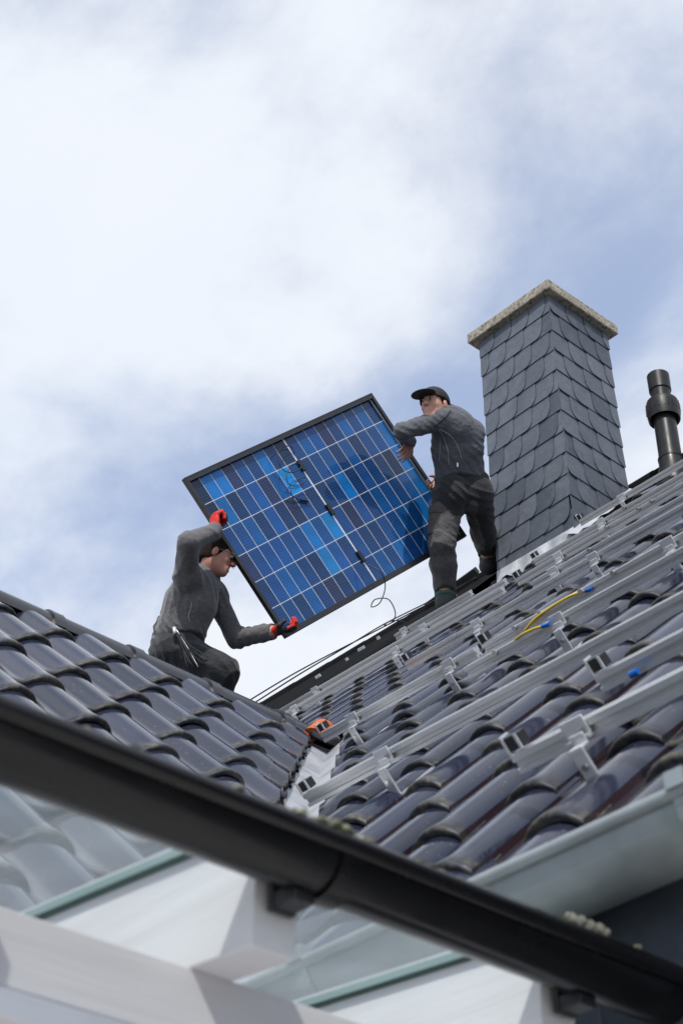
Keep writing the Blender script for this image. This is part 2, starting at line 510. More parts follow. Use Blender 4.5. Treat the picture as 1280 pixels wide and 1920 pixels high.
# --------------------------------------------------------------- tiles
PROF = [(0.000, 0.005), (0.025, 0.001), (0.055, 0.000), (0.085, 0.002), (0.105, 0.007), (0.120, 0.016), (0.134, 0.028),
        (0.149, 0.039), (0.166, 0.047), (0.184, 0.0515), (0.203, 0.0520), (0.222, 0.0480), (0.238, 0.0395), (0.251, 0.0285), (0.259, 0.0185)]
TLEN = 0.435
def tile_geometry():
    rows = [0.0, 0.003, 0.009, 0.022, 0.040, 0.058, 0.085, 0.25, TLEN]
    vs, nose, pan, edge = [], [], [], []
    def w_at(u_i, v):
        u, w0 = PROF[u_i]
        base = 0.018 * (1 - v / TLEN)
        roll = min(1, max(0, (w0 - 0.004) / 0.04))
        fl = 0.0
        if v < 0.085:
            t = 1 - v / 0.085
            fl = 0.004 * t * t * (3 - 2 * t) * (0.35 + 0.65 * roll)
        if v < 0.001: fl -= 0.0075
        elif v < 0.005: fl -= 0.0022
        return w0 + base + fl
    n = len(PROF)
    for v in rows:
        for i, (u, w0) in enumerate(PROF):
            vs.append((u, v, w_at(i, v)))
            nose.append(1.0 if v < 0.012 else (0.75 if v < 0.03 else (0.25 if v < 0.045 else 0.0)))
            pan.append(max(0.0, 1 - w0 / 0.018) if 1 <= i <= 6 else 0.0)
            edge.append(0.0)
    fs = []
    for j in range(len(rows) - 1):
        for i in range(n - 1):
            a = j * n + i
            fs.append((a, a + 1, a + n + 1, a + n))
    # front lip and underside
    k = len(vs)
    for (vv, dw) in ((0.002, 0.0115), (0.10, 0.0115)):
        for i in range(n):
            u, v, w_ = vs[i]
            vs.append((u, vv, w_ - dw)); nose.append(1.0); pan.append(0); edge.append(0)
    for i in range(n - 1):
        fs.append((i + 1, i, k + i, k + i + 1))
        fs.append((k + i + 1, k + i, k + n + i, k + n + i + 1))
    # right edge
    k = len(vs)
    for dw, du, eg in ((0.0, 0.0, 0.25), (0.018, 0.003, 1.0)):
        for j in range(len(rows)):
            u, v, w_ = vs[j * n + n - 1]
            vs.append((u - du, v, w_ - dw)); nose.append(0.5 if v < 0.05 else 0.0); pan.append(0); edge.append(eg if v > 0.05 else 0.2)
    m_ = len(rows)
    for j in range(m_ - 1):
        fs.append((k + j, k + m_ + j, k + m_ + j + 1, k + j + 1))
    return vs, fs, dict(nose=nose, pan=pan, edge=edge)
TV, TF, TA = tile_geometry()
tile_mesh = mesh_data('tile', TV, TF, M_TILE, True, TA)
tile_mesh.set_sharp_from_angle(angle=R(55))

def cut_mesh(me, mw, co, no):
    """copy of a tile mesh with everything on the negative side of a world plane removed; None if nothing is left"""
    bm = bmesh.new(); bm.from_mesh(me)
    inv = mw.inverted()
    lco = inv @ co; lno = (mw.to_3x3().transposed() @ no).normalized()
    bmesh.ops.bisect_plane(bm, geom=list(bm.verts) + list(bm.edges) + list(bm.faces), plane_co=lco, plane_no=lno, clear_inner=True)
    if len(bm.faces) < 3:
        bm.free(); return None
    ed = [e_ for e_ in bm.edges if e_.is_boundary and all(abs((v.co - lco).dot(lno)) < 1e-4 for v in e_.verts)]
    if ed:
        ex = bmesh.ops.extrude_edge_only(bm, edges=ed)
        for v in [q for q in ex['geom'] if isinstance(q, bmesh.types.BMVert)]:
            v.co.z -= 0.014
            v[bm.verts.layers.float['nose']] = 0.7
    d = bpy.data.meshes.new('tile'); bm.to_mesh(d); bm.free()
    d.materials.append(M_TILE)
    return d

def jitter(mw):
    return mw @ Matrix.Translation((rnd.uniform(-.003, .003), rnd.uniform(-.006, .006), rnd.uniform(0, .003))) @ Matrix.Rotation(R(rnd.uniform(-.6, .6)), 4, 'Z') @ Matrix.Rotation(R(rnd.uniform(-.45, .3)), 4, 'X') @ Matrix.Rotation(R(rnd.uniform(-.5, .5)), 4, 'Y')

def basis(o, u, v, n):
    return Matrix(((u.x, v.x, n.x, o.x), (u.y, v.y, n.y, o.y), (u.z, v.z, n.z, o.z), (0, 0, 0, 1)))

def in_frame(p, mx_=90):
    u, v, z_ = project(p)
    return z_ > 0.5 and -mx_ < u < 1280 + mx_ and -mx_ < v < 1920 + mx_

CH_X0, CH_X1, CH_Y0, CH_Y1, CH_ZT = -6.61, -5.967, 7.624, 8.224, 8.80
tiles = []     # (apparent size, root, matrix, mesh)
for j in range(-20, 6):
    for i in range(-30, 16):
        o = O_M - mU * 0.2 + mU * TW * i - mV * TL_ * j
        c = o + mU * 0.13 + mV * 0.17
        if c.x < XL + 0.15 or c.x > XRt - 0.1:
            continue
        if c.y > yR - 0.05:
            continue
        if CH_X0 + 0.03 < c.x < CH_X1 - 0.03 and CH_Y0 + 0.05 < c.y < CH_Y1 - 0.05:
            continue
        # beyond the wing ridge the wing's far valley bounds the roof
        xs = c.x if c.x > XR else 2 * XR - c.x
        gd = gval(xs, c.y) / GL
        if gd < -0.25:
            continue
        mw = jitter(basis(o, mU, mV, mN))
        me = tile_mesh
        if gd < 0.42:
            if c.x > XR:
                co = Vector((XR, O_M.y + (zWr - O_M.z) / tanA, 0)) + GN * 0.085
                me = cut_mesh(tile_mesh, mw, co, GN)
            elif gd < 0.1:
                continue
        if me is None:
            continue
        tiles.append((1.0 / project(c)[2] if in_frame(c) else 0.0, main_roof, mw, me))
n_main = len(tiles)
for j in range(-1, 11):
    for i in range(-20, 12):
        o = O_W - wU * 0.26 + wU * TW * i - wV * TL_ * j
        c = o + wU * 0.13 + wV * 0.17
        if c.x > -2.40 or c.y < -2.1 or c.x < XR - 0.03:
            continue
        gd = gval(c.x, c.y) / GL
        if gd > 0.25:
            continue
        mw = jitter(basis(o, wU, wV, wN))
        me = tile_mesh
        if gd > -0.42:
            co = Vector((XR, O_M.y + (zWr - O_M.z) / tanA, 0)) - GN * 0.060
            me = cut_mesh(tile_mesh, mw, co, -GN)
        if me is None:
            continue
        if j == -1:
            # top course: keep what lies on this side of the ridge
            me = cut_mesh(me, mw, Vector((XR + 0.02, 0, 0)), X)
            if me is None:
                continue
        tiles.append((1.3 / project(c)[2] if in_frame(c) else 0.0, wing_roof, mw, me))
tiles.sort(key=lambda t: -t[0])
hinv = Matrix.Translation(-Vector(house.location))
rest = {main_roof.name: bmesh.new(), wing_roof.name: bmesh.new()}
for k, (sz, root, mw, me) in enumerate(tiles):
    if k < 298:
        t = bpy.data.objects.new('tile', me)
        link(t, root)
        t.matrix_basis = mw
    else:
        bm = rest[root.name]
        n0 = len(bm.verts)
        bm.from_mesh(me)
        bm.verts.ensure_lookup_table()
        for v in bm.verts[n0:]:
            v.co = mw @ v.co
for root in (main_roof, wing_roof):
    d = bpy.data.meshes.new('further_tiles')
    rest[root.name].to_mesh(d); rest[root.name].free()
    d.materials.clear(); d.materials.append(M_TILE)
    t = link(bpy.data.objects.new('further_tiles', d), root)
    tag(t, kind='stuff')

# --------------------------------------------------------------- valley flashing
P0 = Vector((XR, O_M.y + (zWr - O_M.z) / tanA, zWr))
P1 = Vector((-2.45, 0, O_W.z - tanB * (-2.45 - O_W.x))); P1.y = O_M.y + (P1.z - O_M.z) / tanA
ln = (P1 - P0).normalized()
cm = (mN.cross(ln)).normalized(); cm = cm if cm.dot(GN) > 0 else -cm       # into the main roof
cw = (wN.cross(ln)).normalized(); cw = cw if cw.dot(GN) < 0 else -cw
segs = 7
for k in range(segs):
    a = P0 + (P1 - P0) * (k / segs) - ln * 0.03
    b = P0 + (P1 - P0) * ((k + 1) / segs)
    lift = 0.004 + 0.003 * (k % 2)
    up = Z * lift
    vs = [a + cw * 0.24 + wN * 0.006 + up, a + up * 0.6, a + cm * 0.14 + mN * 0.006 + up, a + cm * 0.155 + mN * 0.022 + up, a + cm * 0.26 + mN * 0.008 + up]
    vs += [p + (b - a) for p in vs]
    fl = MB().add(vs, [(0, 1, 6, 5), (1, 2, 7, 6), (2, 3, 8, 7), (3, 4, 9, 8)])
    hp(fl.build('valley_flashing', M_FLASH))

# mortar strip and terracotta end tile under the wing ridge
zc_ = zWr
def half_round(c0, c1, r, th, m, name, parent=None, n=10, a0=0.0, a1=math.pi, upv=Z, flare=0.0):
    c0 = Vector(c0); c1 = Vector(c1)
    t = (c1 - c0).normalized()
    sd = t.cross(upv).normalized(); u2 = sd.cross(t).normalized()
    vs = []; fs = []
    for e_, (c, rr) in enumerate(((c0, r), (c1, r + flare))):
        for q in (rr, rr - th):
            for k in range(n + 1):
                a = a0 + (a1 - a0) * k / n
                vs.append(c + sd * math.cos(a) * q + u2 * math.sin(a) * q)
    m1 = n + 1
    for k in range(n):
        fs.append((k, k + 1, 2 * m1 + k + 1, 2 * m1 + k))
        fs.append((m1 + k + 1, m1 + k, 3 * m1 + k, 3 * m1 + k + 1))
        fs.append((k + 1, k, m1 + k, m1 + k + 1))
        fs.append((2 * m1 + k, 2 * m1 + k + 1, 3 * m1 + k + 1, 3 * m1 + k))
    fs.append((0, 2 * m1, 3 * m1, m1))
    fs.append((n, m1 + n, 3 * m1 + n, 2 * m1 + n))
    o = MB().add(vs, fs).build(name, m, parent)
    return autosmooth(o, 50)

# wing ridge: overlapping half round caps
yv = P0.y
cap_len = 0.395
ycap = yv + 0.10
k = 0
zcap = 4.05 - 0.105
while ycap > -2.3:
    a = Vector((XR, ycap - cap_len, zcap)); b = Vector((XR, ycap + 0.02, zcap - 0.004))
    # each cap: body plus a raised collar at its lower end
    body = half_round(a, b, 0.100, 0.014, M_RIDGE, 'ridge_tile', None, 12)
    body.parent = wing_roof
    body.location.z = 0.0
    coll = half_round(b - Y * 0.065, b - Y * 0.01, 0.110, 0.012, M_RIDGE, 'collar', None, 12)
    coll.parent = body
    ycap -= cap_len
    k += 1
# last ridge cap slides down over the main roof as a dark closing piece
b0 = half_round(Vector((XR + 0.0, yv - 0.02, zcap + 0.01)), Vector((XR + 0.02, yv + 0.26, zcap - 0.075)), 0.098, 0.014, M_RIDGE, 'ridge_tile', None, 12)
b0.parent = wing_roof

# black ventilated eave strip under the caps
mb = MB()
mb.box((XR + 0.075, (yv - 2.3) / 2, zcap - 0.075), X * 0.012, Y * ((yv + 2.3) / 2 - 0.03), Z * 0.05)
t = mb.build('ridge_strip', M_BLACK); t.parent = wing_roof

# terracotta half tile showing at the end of the wing ridge
oc = Vector((-5.1967, 4.7422, 3.9464))
ot = half_round(oc + mV * 0.05 + mN * 0.01, oc - mV * 0.04 + mN * 0.005, 0.062, 0.018, M_ORANGE, 'clay_end_tile', None, 10, R(-10), R(190), mN)
ot.parent = wing_roof

# main ridge: long dark caps
xk = XL
while xk < XRt - 0.1:
    a = Vector((xk, yR, zR + 0.015)); b = a + X * 0.42
    q = half_round(a, b, 0.125, 0.015, M_RIDGEB, 'ridge_tile', None, 12, flare=0.004)
    q.parent = main_roof
    xk += 0.40

# black membrane roll laid over the top courses, with white clips
n_ = 30
a_, b_ = [], []
for k in range(n_ + 1):
    x_ = XL + 0.1 + (-6.9 - XL - 0.1) * k / n_
    a_.append(MP(x_, RIDGE_S - 0.02, 0.035)); b_.append(MP(x_, 5.75, 0.016 + 0.006 * math.sin(k * 1.9)))
vs = a_ + b_
q = MB().add(vs, [(k, k + 1, n_ + 2 + k, n_ + 1 + k) for k in range(n_)]).build('ridge_membrane', M_RIDGEB); q.parent = main_roof
for p_, w_ in (((-8.3933, 8.0776, 7.2742), 0.030), ((-8.3233, 7.8640, 7.0636), 0.008), ((-8.6328, 7.8646, 7.0630), 0.022), ((-7.9062, 7.7775, 7.0089), 0.010)):
    b = MB(); b.box(Vector(p_), X * w_, mV * 0.010, mN * 0.010); q = b.build('clip', M_ALUW); q.parent = main_roof

# --------------------------------------------------------------- zinc gutter of the main eave
def gutter(name, p0, p1, r, m, th=0.004, bead=0.010, front=None, n=14, seam=None):
    p0 = Vector(p0); p1 = Vector(p1); t = (p1 - p0).normalized()
    fr = Vector(front)
    vs, fs = [], []
    prof = []
    for k in range(n + 1):
        a = math.pi * k / n
        prof.append((math.cos(a) * r, -math.sin(a) * r))
    # front bead
    prof_in = [(c[0] * (1 - th / r), c[1] * (1 - th / r)) for c in prof]
    for p in (p0, p1):
        for c in prof + prof_in:
            vs.append(p + fr * c[0] + Z * c[1])
    m1 = n + 1
    for k in range(n):
        fs += [(k, k + 1, 2 * m1 + k + 1, 2 * m1 + k), (m1 + k + 1, m1 + k, 3 * m1 + k, 3 * m1 + k + 1)]
        fs += [(k + 1, k, m1 + k, m1 + k + 1), (2 * m1 + k, 2 * m1 + k + 1, 3 * m1 + k + 1, 3 * m1 + k)]
    fs += [(0, 2 * m1, 3 * m1, m1), (n, m1 + n, 3 * m1 + n, 2 * m1 + n)]
    o = autosmooth(MB().add(vs, fs).build(name, m), 40)
    bd = MB(); bd.tube([p0 + fr * (r + bead * 0.3), p1 + fr * (r + bead * 0.3)], bead, 12)
    q = bd.build('bead', m, o); autosmooth(q, 60)
    return o
gz = 1.127
zg = gutter('zinc_gutter', (-2.43, 1.868, gz), (XRt, 1.868, gz), 0.068, M_ZINC, front=(0, -1, 0))
hp(zg)
for xk in (-2.02, -1.28, -0.5, 0.3):
    cl = MB()
    pr = [Vector((xk, 1.868 - 0.072 * math.cos(a), gz - 0.072 * math.sin(a))) for a in [math.pi * k / 12 for k in range(13)]]
    for a, b in zip(pr, pr[1:]):
        cl.box((a + b) / 2, X * 0.014, (b - a) * 0.55, (b - a).cross(X).normalized() * 0.002)
    cl.box((xk, 1.868 - 0.074, gz + 0.012), X * 0.015, Y * 0.012, Z * 0.012)
    q = cl.build('gutter_bracket', M_ZINC); q.parent = zg
wg = gutter('zinc_gutter', (-2.36, -2.2, gz - 0.01), (-2.36, 1.80, gz - 0.01), 0.066, M_ZINC, front=(1, 0, 0))
hp(wg)

# slate cladding of the wall under the main eave
row = 0
zz = 1.26
while zz > -1.5:
    xx = -2.7 + (row % 2) * 0.17
    while xx < XRt - 0.4:
        b = MB()
        b.box((xx + 0.17, 2.235, zz - 0.10), X * 0.1675, Y * 0.007, Z * 0.13)
        q = hp(b.build('slate', M_SLATE3 if (row * 7 + int(xx * 3)) % 3 else M_SLATE))
        q.rotation_euler = (0, 0, 0)
        xx += 0.34
    zz -= 0.24
    row += 1
    if row > 5:
        break
# slate clad fascia behind the gutter, soffit below it
xx = -2.42
k = 0
while xx < XRt - 0.3:
    b = MB(); b.box((xx + 0.105, 1.949 - 0.004 * (k % 2), 1.02), X * 0.118, Y * 0.004, Z * 0.125, 0.0015)
    hp(b.build('slate', (M_SLATE, M_SLATE3, M_SLATE2)[k % 3]))
    xx += 0.21; k += 1
b = MB(); b.box(((-2.42 + XRt) / 2, 2.095, 0.885), X * ((XRt + 2.42) / 2 - 0.1), Y * 0.145, Z * 0.010)
hp(b.build('soffit_board', M_SLATE3))

# --------------------------------------------------------------- chimney
b = MB(); b.box(((CH_X0 + CH_X1) / 2, (CH_Y0 + CH_Y1) / 2, (6.0 + CH_ZT) / 2), X * ((CH_X1 - CH_X0) / 2 - 0.008), Y * ((CH_Y1 - CH_Y0) / 2 - 0.008), Z * (CH_ZT - 6.0) / 2)
chim = hp(b.build('chimney', M_CORE))
SM = [M_SLATE, M_SLATE2, M_SLATE3]
def slate(o, u, nrm, w_, rowh, rr, side, m, u0, u1, lap=0.07):
    """one slate: lower corner on `side` (+1 right, -1 left) rounded and lying on its neighbour; clipped to [u0, u1] of the face"""
    h = rowh + lap
    ov = 0.062
    rh_ = rr * 1.5
    if side > 0:
        pts = [(-ov, 0), (w_ - rr, 0)]
        for k in range(1, 8):
            a = math.pi / 2 * k / 7
            pts.append((w_ - rr + rr * math.sin(a), rh_ * (1 - math.cos(a))))
        pts += [(w_, h), (-ov, h)]
    else:
        pts = [(w_ + ov, 0), (w_ + ov, h), (0, h), (0, rh_)]
        for k in range(1, 8):
            a = math.pi / 2 * k / 7
            pts.append((rr * (1 - math.cos(a)), rh_ * (1 - math.sin(a))))
        pts.append((rr + 0.001, 0))
    cl = []
    for (a, z_) in pts:
        a = min(max(a, u0), u1)
        a += rnd.uniform(-.0014, .0014); z_ += rnd.uniform(-.0014, .0014)
        if not cl or (abs(cl[-1][0] - a) + abs(cl[-1][1] - z_)) > 0.0006:
            cl.append((a, z_))
    n = len(cl)
    th = 0.0050
    def pos(a, z_, dd):
        t = a / w_ if side > 0 else 1 - a / w_
        return o + u * a + Z * z_ + nrm * (0.002 + 0.0125 * (1 - z_ / h) + 0.0058 * t + dd)
    fr = [pos(a, z_, th) for a, z_ in cl]; bk = [pos(a, z_, 0) for a, z_ in cl]
    fs = [tuple(range(n)), tuple(range(2 * n - 1, n - 1, -1))] + [(k, n + k, n + (k + 1) % n, (k + 1) % n) for k in range(n)]
    q = MB().add(fr + bk, fs).build('slate', m)
    q.parent = chim
rowh = 0.1745
for face in (0, 1):
    if face == 0:
        o0 = Vector((CH_X0, CH_Y0, 0)); u = X; nrm = -Y; wd = CH_X1 - CH_X0; pitch = 0.162; side = 1
    else:
        o0 = Vector((CH_X1, CH_Y0, 0)); u = Y; nrm = X; wd = CH_Y1 - CH_Y0; pitch = 0.186; side = -1
    r_ = 0
    zz = CH_ZT - 0.02 - rowh * 0.75
    while zz > 6.45:
        off = (-0.5 * pitch if r_ % 2 else -0.12 * pitch) - 0.012 + rnd.uniform(-.012, .012)
        a = off
        while a < wd - 0.01:
            w_ = pitch * rnd.uniform(0.96, 1.05)
            lo, hi = max(-0.062 if side > 0 else 0, -a - (0.004 if side > 0 else 0.017)), min(w_ + (0.062 if side < 0 else 0), wd - a + (0.017 if side > 0 else 0.004))
            if min(hi, w_) - max(lo, 0) > 0.018:
                slate(o0 + u * a + Z * (zz + rnd.uniform(-.003, .003)), u, nrm, w_, rowh, 0.055, side, SM[rnd.choice((0, 0, 1, 1, 2))], lo, hi)
            a += w_ + 0.002
        zz -= rowh
        r_ += 1
# hidden faces: plain cladding boards
for nm, c, ax, az in (('cladding_board', Vector((CH_X0 - 0.004, (CH_Y0 + CH_Y1) / 2, 7.4)), Y * 0.297, Z * 1.35), ('cladding_board', Vector(((CH_X0 + CH_X1) / 2, CH_Y1 + 0.004, 7.4)), X * 0.318, Z * 1.35)):
    b = MB(); b.box(c, ax, ax.normalized().cross(Z) * 0.006, az); q = b.build(nm, M_SLATE3); q.parent = chim
# concrete cap
b = MB(); b.box(((CH_X0 + CH_X1) / 2, (CH_Y0 + CH_Y1) / 2, CH_ZT + 0.044), X * ((CH_X1 - CH_X0) / 2 + 0.068), Y * ((CH_Y1 - CH_Y0) / 2 + 0.068), Z * 0.042, 0.008)
q = b.build('cap', M_CAPC); q.parent = chim
# lead apron round the base
def apron(pts_in, pts_out, m=M_LEAD):
    vs = list(pts_in) + list(pts_out); n = len(pts_in)
    return MB().add(vs, [(k, k + 1, n + k + 1, n + k) for k in range(n - 1)])
n_ = 26
pin, pout = [], []
for k in range(n_ + 1):
    x_ = CH_X0 + 0.01 + (CH_X1 - CH_X0 + 0.02) * k / n_
    s_ = (CH_Y0 - O_NOSE.y) / math.cos(AL)
    pin.append(MP(x_, s_ + 0.0, 0.055))
    ph = ((x_ - (O_M.x)) / TW) % 1.0
    pout.append(MP(x_, s_ - 0.10 - 0.02 * math.sin(k * 1.3), -0.012 + 0.022 * math.cos(2 * math.pi * (ph - 0.0))))
q = apron(pin, pout).build('lead_apron', M_LEAD); autosmooth(q, 80); q.parent = chim
pin, pout = [], []
for k in range(13):
    s_ = (CH_Y0 - O_NOSE.y) / math.cos(AL) - 0.1 + 1.1 * k / 12
    pin.append(MP(CH_X1 + 0.004, s_, 0.05)); pout.append(MP(CH_X1 + 0.085, s_, 0.008 + 0.008 * math.sin(k * 2)))
q = apron(pin, pout).build('lead_apron', M_LEAD); q.parent = chim

# --------------------------------------------------------------- vent pipe
def lathe(name, base, prof, m, n=28, parent=None):
    vs, fs = [], []
    for (r_, z_) in prof:
        for k in range(n):
            a = 2 * math.pi * k / n
            vs.append((base[0] + math.cos(a) * r_, base[1] + math.sin(a) * r_, base[2] + z_))
    for j in range(len(prof) - 1):
        for k in range(n):
            k2 = (k + 1) % n
            fs.append((j * n + k, j * n + k2, (j + 1) * n + k2, (j + 1) * n + k))
    fs.append(tuple(range(n - 1, -1, -1))); fs.append(tuple((len(prof) - 1) * n + k for k in range(n)))
    return autosmooth(MB().add(vs, fs).build(name, m, parent), 35)
PB = Vector((-5.4969, 8.1000, 7.3022))
pb = (PB.x, PB.y, PB.z - 0.30)
vp = hp(lathe('vent_pipe', pb, [(0.115, -0.12), (0.112, 0.16), (0.098, 0.22), (0.083, 0.28), (0.079, 0.335), (0.083, 0.338), (0.083, 0.352), (0.076, 0.356), (0.074, 0.40), (0.073, 0.78), (0.073, 0.80)], M_PIPE))
lathe('collar', pb, [(0.073, 0.705), (0.092, 0.675), (0.104, 0.668), (0.108, 0.70), (0.111, 0.74), (0.110, 0.79), (0.104, 0.815), (0.075, 0.83)], M_PIPE, parent=vp)
lathe('pipe_head', pb, [(0.066, 0.80), (0.066, 0.905), (0.0665, 0.91), (0.074, 0.915), (0.075, 1.045), (0.071, 1.05), (0.055, 1.052)], M_PIPE, parent=vp)
rb = MB()
for k in range(22):
    a = 2 * math.pi * k / 22
    c = Vector((pb[0] + math.cos(a) * 0.1105, pb[1] + math.sin(a) * 0.1105, pb[2] + 0.755))
    rb.box(c, Vector((math.cos(a), math.sin(a), 0)) * 0.003, Vector((-math.sin(a), math.cos(a), 0)) * 0.003, Z * 0.034)
q = rb.build('grip_ribs', M_PIPE, vp); tag(q, kind='stuff')

# ------------------------------------------------------------------ mounting rails on the main roof
RAILP = [(-.020, 0), (-.006, 0), (-.006, .006), (.006, .006), (.006, 0), (.020, 0), (.020, .010), (.014, .013), (.014, .022), (.020, .025), (.020, .042), (.008, .042), (.008, .034), (-.008, .034), (-.008, .042), (-.020, .042), (-.020, .027), (-.011, .025), (-.011, .013), (-.020, .011)]
H_RAIL = 0.038
def bolt(b, p, n, r=0.009, h=0.008):
    n = Vector(n).normalized()
    b.tube([Vector(p), Vector(p) + n * h], r, 6)
    return b
def rail(s_, x0, x1, label, hooks=(), clamp_left=False, bolts=(), lift=0.0):
    hooks = list(hooks)
    hx_ = max(hooks) + 0.78
    while hx_ < x1 - 0.1 and len(hooks) < 6:
        hooks.append(hx_); hx_ += 0.78
    o0 = MP(x0, s_, H_RAIL + lift)
    root = empty('mounting_rail', o0)
    tag(root, label, 'rail', 'aluminium rails across the main roof')
    inv = Matrix.Translation(-o0)
    def pp(o):
        o.parent = root; o.matrix_parent_inverse = inv; return o
    b = MB(); b.prism([(p[0] * 0.86, p[1] * 0.90) for p in RAILP], o0, mV, mN, X * (x1 - x0))
    pp(b.build('profile', M_ALU))
    for hx in hooks:
        p = MP(hx, s_ - 0.045, 0)
        # foot strip on the tile pan, upright arm, rounded head, bolt
        b = MB()
        b.box(p + mV * 0.06 - mN * 0.036, X * 0.015, mV * 0.09, mN * 0.003)
        b.box(p - mV * 0.030 + mN * 0.004, X * 0.015, mV * 0.0035, mN * 0.040, 0.002)
        b.box(p - mV * 0.019 + mN * 0.043, X * 0.015, mV * 0.014, mN * 0.0035, 0.002)
        b.box(p - mV * 0.005 + mN * 0.052, X * 0.015, mV * 0.003, mN * 0.012, 0.002)
        h = pp(b.build('roof_hook', M_ALUW))
        bolt(MB(), p - mV * 0.0335 + mN * 0.010, -mV, 0.0065, 0.006).build('bolt', M_STEEL, h)
        # clamp plate holding the rail
        b = MB()
        b.box(MP(hx - 0.012, s_ - 0.023, H_RAIL + lift + 0.030), X * 0.026, mV * 0.003, mN * 0.020, 0.0015)
        b.box(MP(hx - 0.012, s_ - 0.030, H_RAIL + lift + 0.012), X * 0.026, mV * 0.009, mN * 0.003)
        c = pp(b.build('clamp_plate', M_ALUW))
        bolt(MB(), MP(hx + 0.002, s_ - 0.030, H_RAIL + lift + 0.015), mN, 0.006, 0.014).build('bolt', M_STEEL, c)
    if clamp_left:
        b = MB()
        b.box(MP(x0 + 0.020, s_ + 0.002, H_RAIL + lift + 0.057), X * 0.018, mV * 0.014, mN * 0.014, 0.002)
        c = pp(b.build('end_clamp', M_BLACK))
        b = MB()
        b.box(MP(x0 + 0.003, s_ - 0.017, H_RAIL + lift + 0.058), X * 0.0022, mV * 0.002, mN * 0.018)
        b.box(MP(x0 + 0.001, s_ - 0.001, H_RAIL + lift + 0.0745), X * 0.003, mV * 0.014, mN * 0.0022)
        b.build('clamp_bracket', M_ALUW, c)
        b = MB(); b.box(MP(x0 + 0.034, s_ - 0.017, H_RAIL + lift + 0.057), X * 0.0028, mV * 0.002, mN * 0.014)
        b.build('clamp_bracket', M_ALUW, c)
    for bx in bolts:
        pp(bolt(MB(), MP(bx, s_ - 0.0202, H_RAIL + lift + 0.034), -mV, 0.010, 0.008).build('bolt', M_STEEL))
    return root
rail(-1.15, -2.00, XRt - 0.1, 'aluminium rail lowest on the roof, just above the zinc gutter', (-1.83, -0.9, 0.0), True)
rail(-0.70, -2.04, XRt - 0.1, 'short aluminium rail second above the zinc gutter, with a blue plug at its clamp', (-1.60, -0.6), True)
rail(-0.10, -3.41, XRt - 0.1, 'long aluminium rail starting beside the valley flashing, third above the zinc gutter', (-3.08, -1.9, -0.8), True)
rail(0.93, -3.46, XRt - 0.1, 'aluminium rail carrying the lower yellow wire', (-3.05, -2.30), False, (-3.32,))
rail(1.40, -3.68, XRt - 0.1, 'aluminium rail carrying the upper yellow wire, with a row of bolts', (-2.84,), True, (-3.52, -3.40, -3.22, -3.08))
rail(1.45, -4.55, -3.75, 'short aluminium rail piece between the terracotta end tile and the yellow wires', (-4.36, -3.86), True)
rail(2.60, -4.90, XRt - 0.1, 'aluminium rail crossing in the middle of the roof below the chimney foot', (-4.45, -3.80, -3.1), True)
rail(3.10, -4.45, XRt - 0.1, 'aluminium rail next above the one in the middle of the roof', (-4.30, -3.3), False, (-4.1, -3.5))
rail(3.95, -7.10, -5.15, 'aluminium rail third from the ridge, left of the chimney foot', (-6.7, -5.9), False)
rail(3.95, -5.05, XRt - 0.1, 'aluminium rail with a row of bolts running close below the chimney foot', (-4.75, -3.9), True, (-4.45, -4.25, -4.17, -3.95, -3.72, -3.50, -3.30, -3.05))
rail(4.55, -7.35, -5.50, 'aluminium rail second from the ridge, left of the chimney foot', (-7.0, -6.1), False)
rail(4.75, -5.40, XRt - 0.1, 'aluminium rail second from the ridge, running right from the chimney foot', (-4.9, -4.3, -3.7), True, (-4.75, -4.15, -4.02))
rail(5.40, -6.95, -6.30, 'topmost aluminium rail, in front of the feet of the standing worker', (-6.85,), False)
rail(6.10, CH_X1 + 0.16, XRt - 0.1, 'topmost aluminium rail right of the chimney, below the vent pipe', (-5.45, -4.9), True)

# yellow earthing wires with blue lugs
def wire(name, pts, r, m, label, cat, group=None, n=8):
    b = MB(); b.tube(catmull(pts, 8), r, n)
    o = autosmooth(b.build(name, m), 80)
    tag(o, label, cat, group)
    return o
YW = wire('earthing_wire', [Vector(q) for q in ((-3.3483, 3.8610, 3.1474), (-3.2858, 3.8122, 3.1258), (-3.2013, 3.7658, 3.1017), (-3.1396, 3.7589, 3.0944), (-3.1048, 3.7639, 3.0893))], 0.0042, M_YEL, 'short lower yellow wire ending in a blue plug', 'wire', 'yellow wires on the rails')
b = MB(); b.tube([Vector((-3.1108, 3.7632, 3.0900)), Vector((-3.0827, 3.7660, 3.0872))], 0.0068, 10); b.build('lug', M_BLUE, YW)
YW = wire('earthing_wire', [Vector(q) for q in ((-3.4753, 4.1156, 3.4020), (-3.4169, 4.1041, 3.4137), (-3.3461, 4.0988, 3.4192), (-3.2671, 4.1049, 3.4272), (-3.2024, 4.1195, 3.4265))], 0.0042, M_YEL, 'long upper yellow wire ending in a blue plug', 'wire', 'yellow wires on the rails')
b = MB(); b.tube([Vector((-3.2070, 4.1194, 3.4266)), Vector((-3.1801, 4.1229, 3.4231))], 0.0068, 10); b.build('lug', M_BLUE, YW)
b = MB(); b.tube([Vector((-1.9486, 2.6176, 1.9302)), Vector((-1.9287, 2.6171, 1.9308))], 0.0078, 10)
tag(b.build('cable_lug', M_BLUE), 'blue cable lug at the end of the short lower rail', 'cable lug')

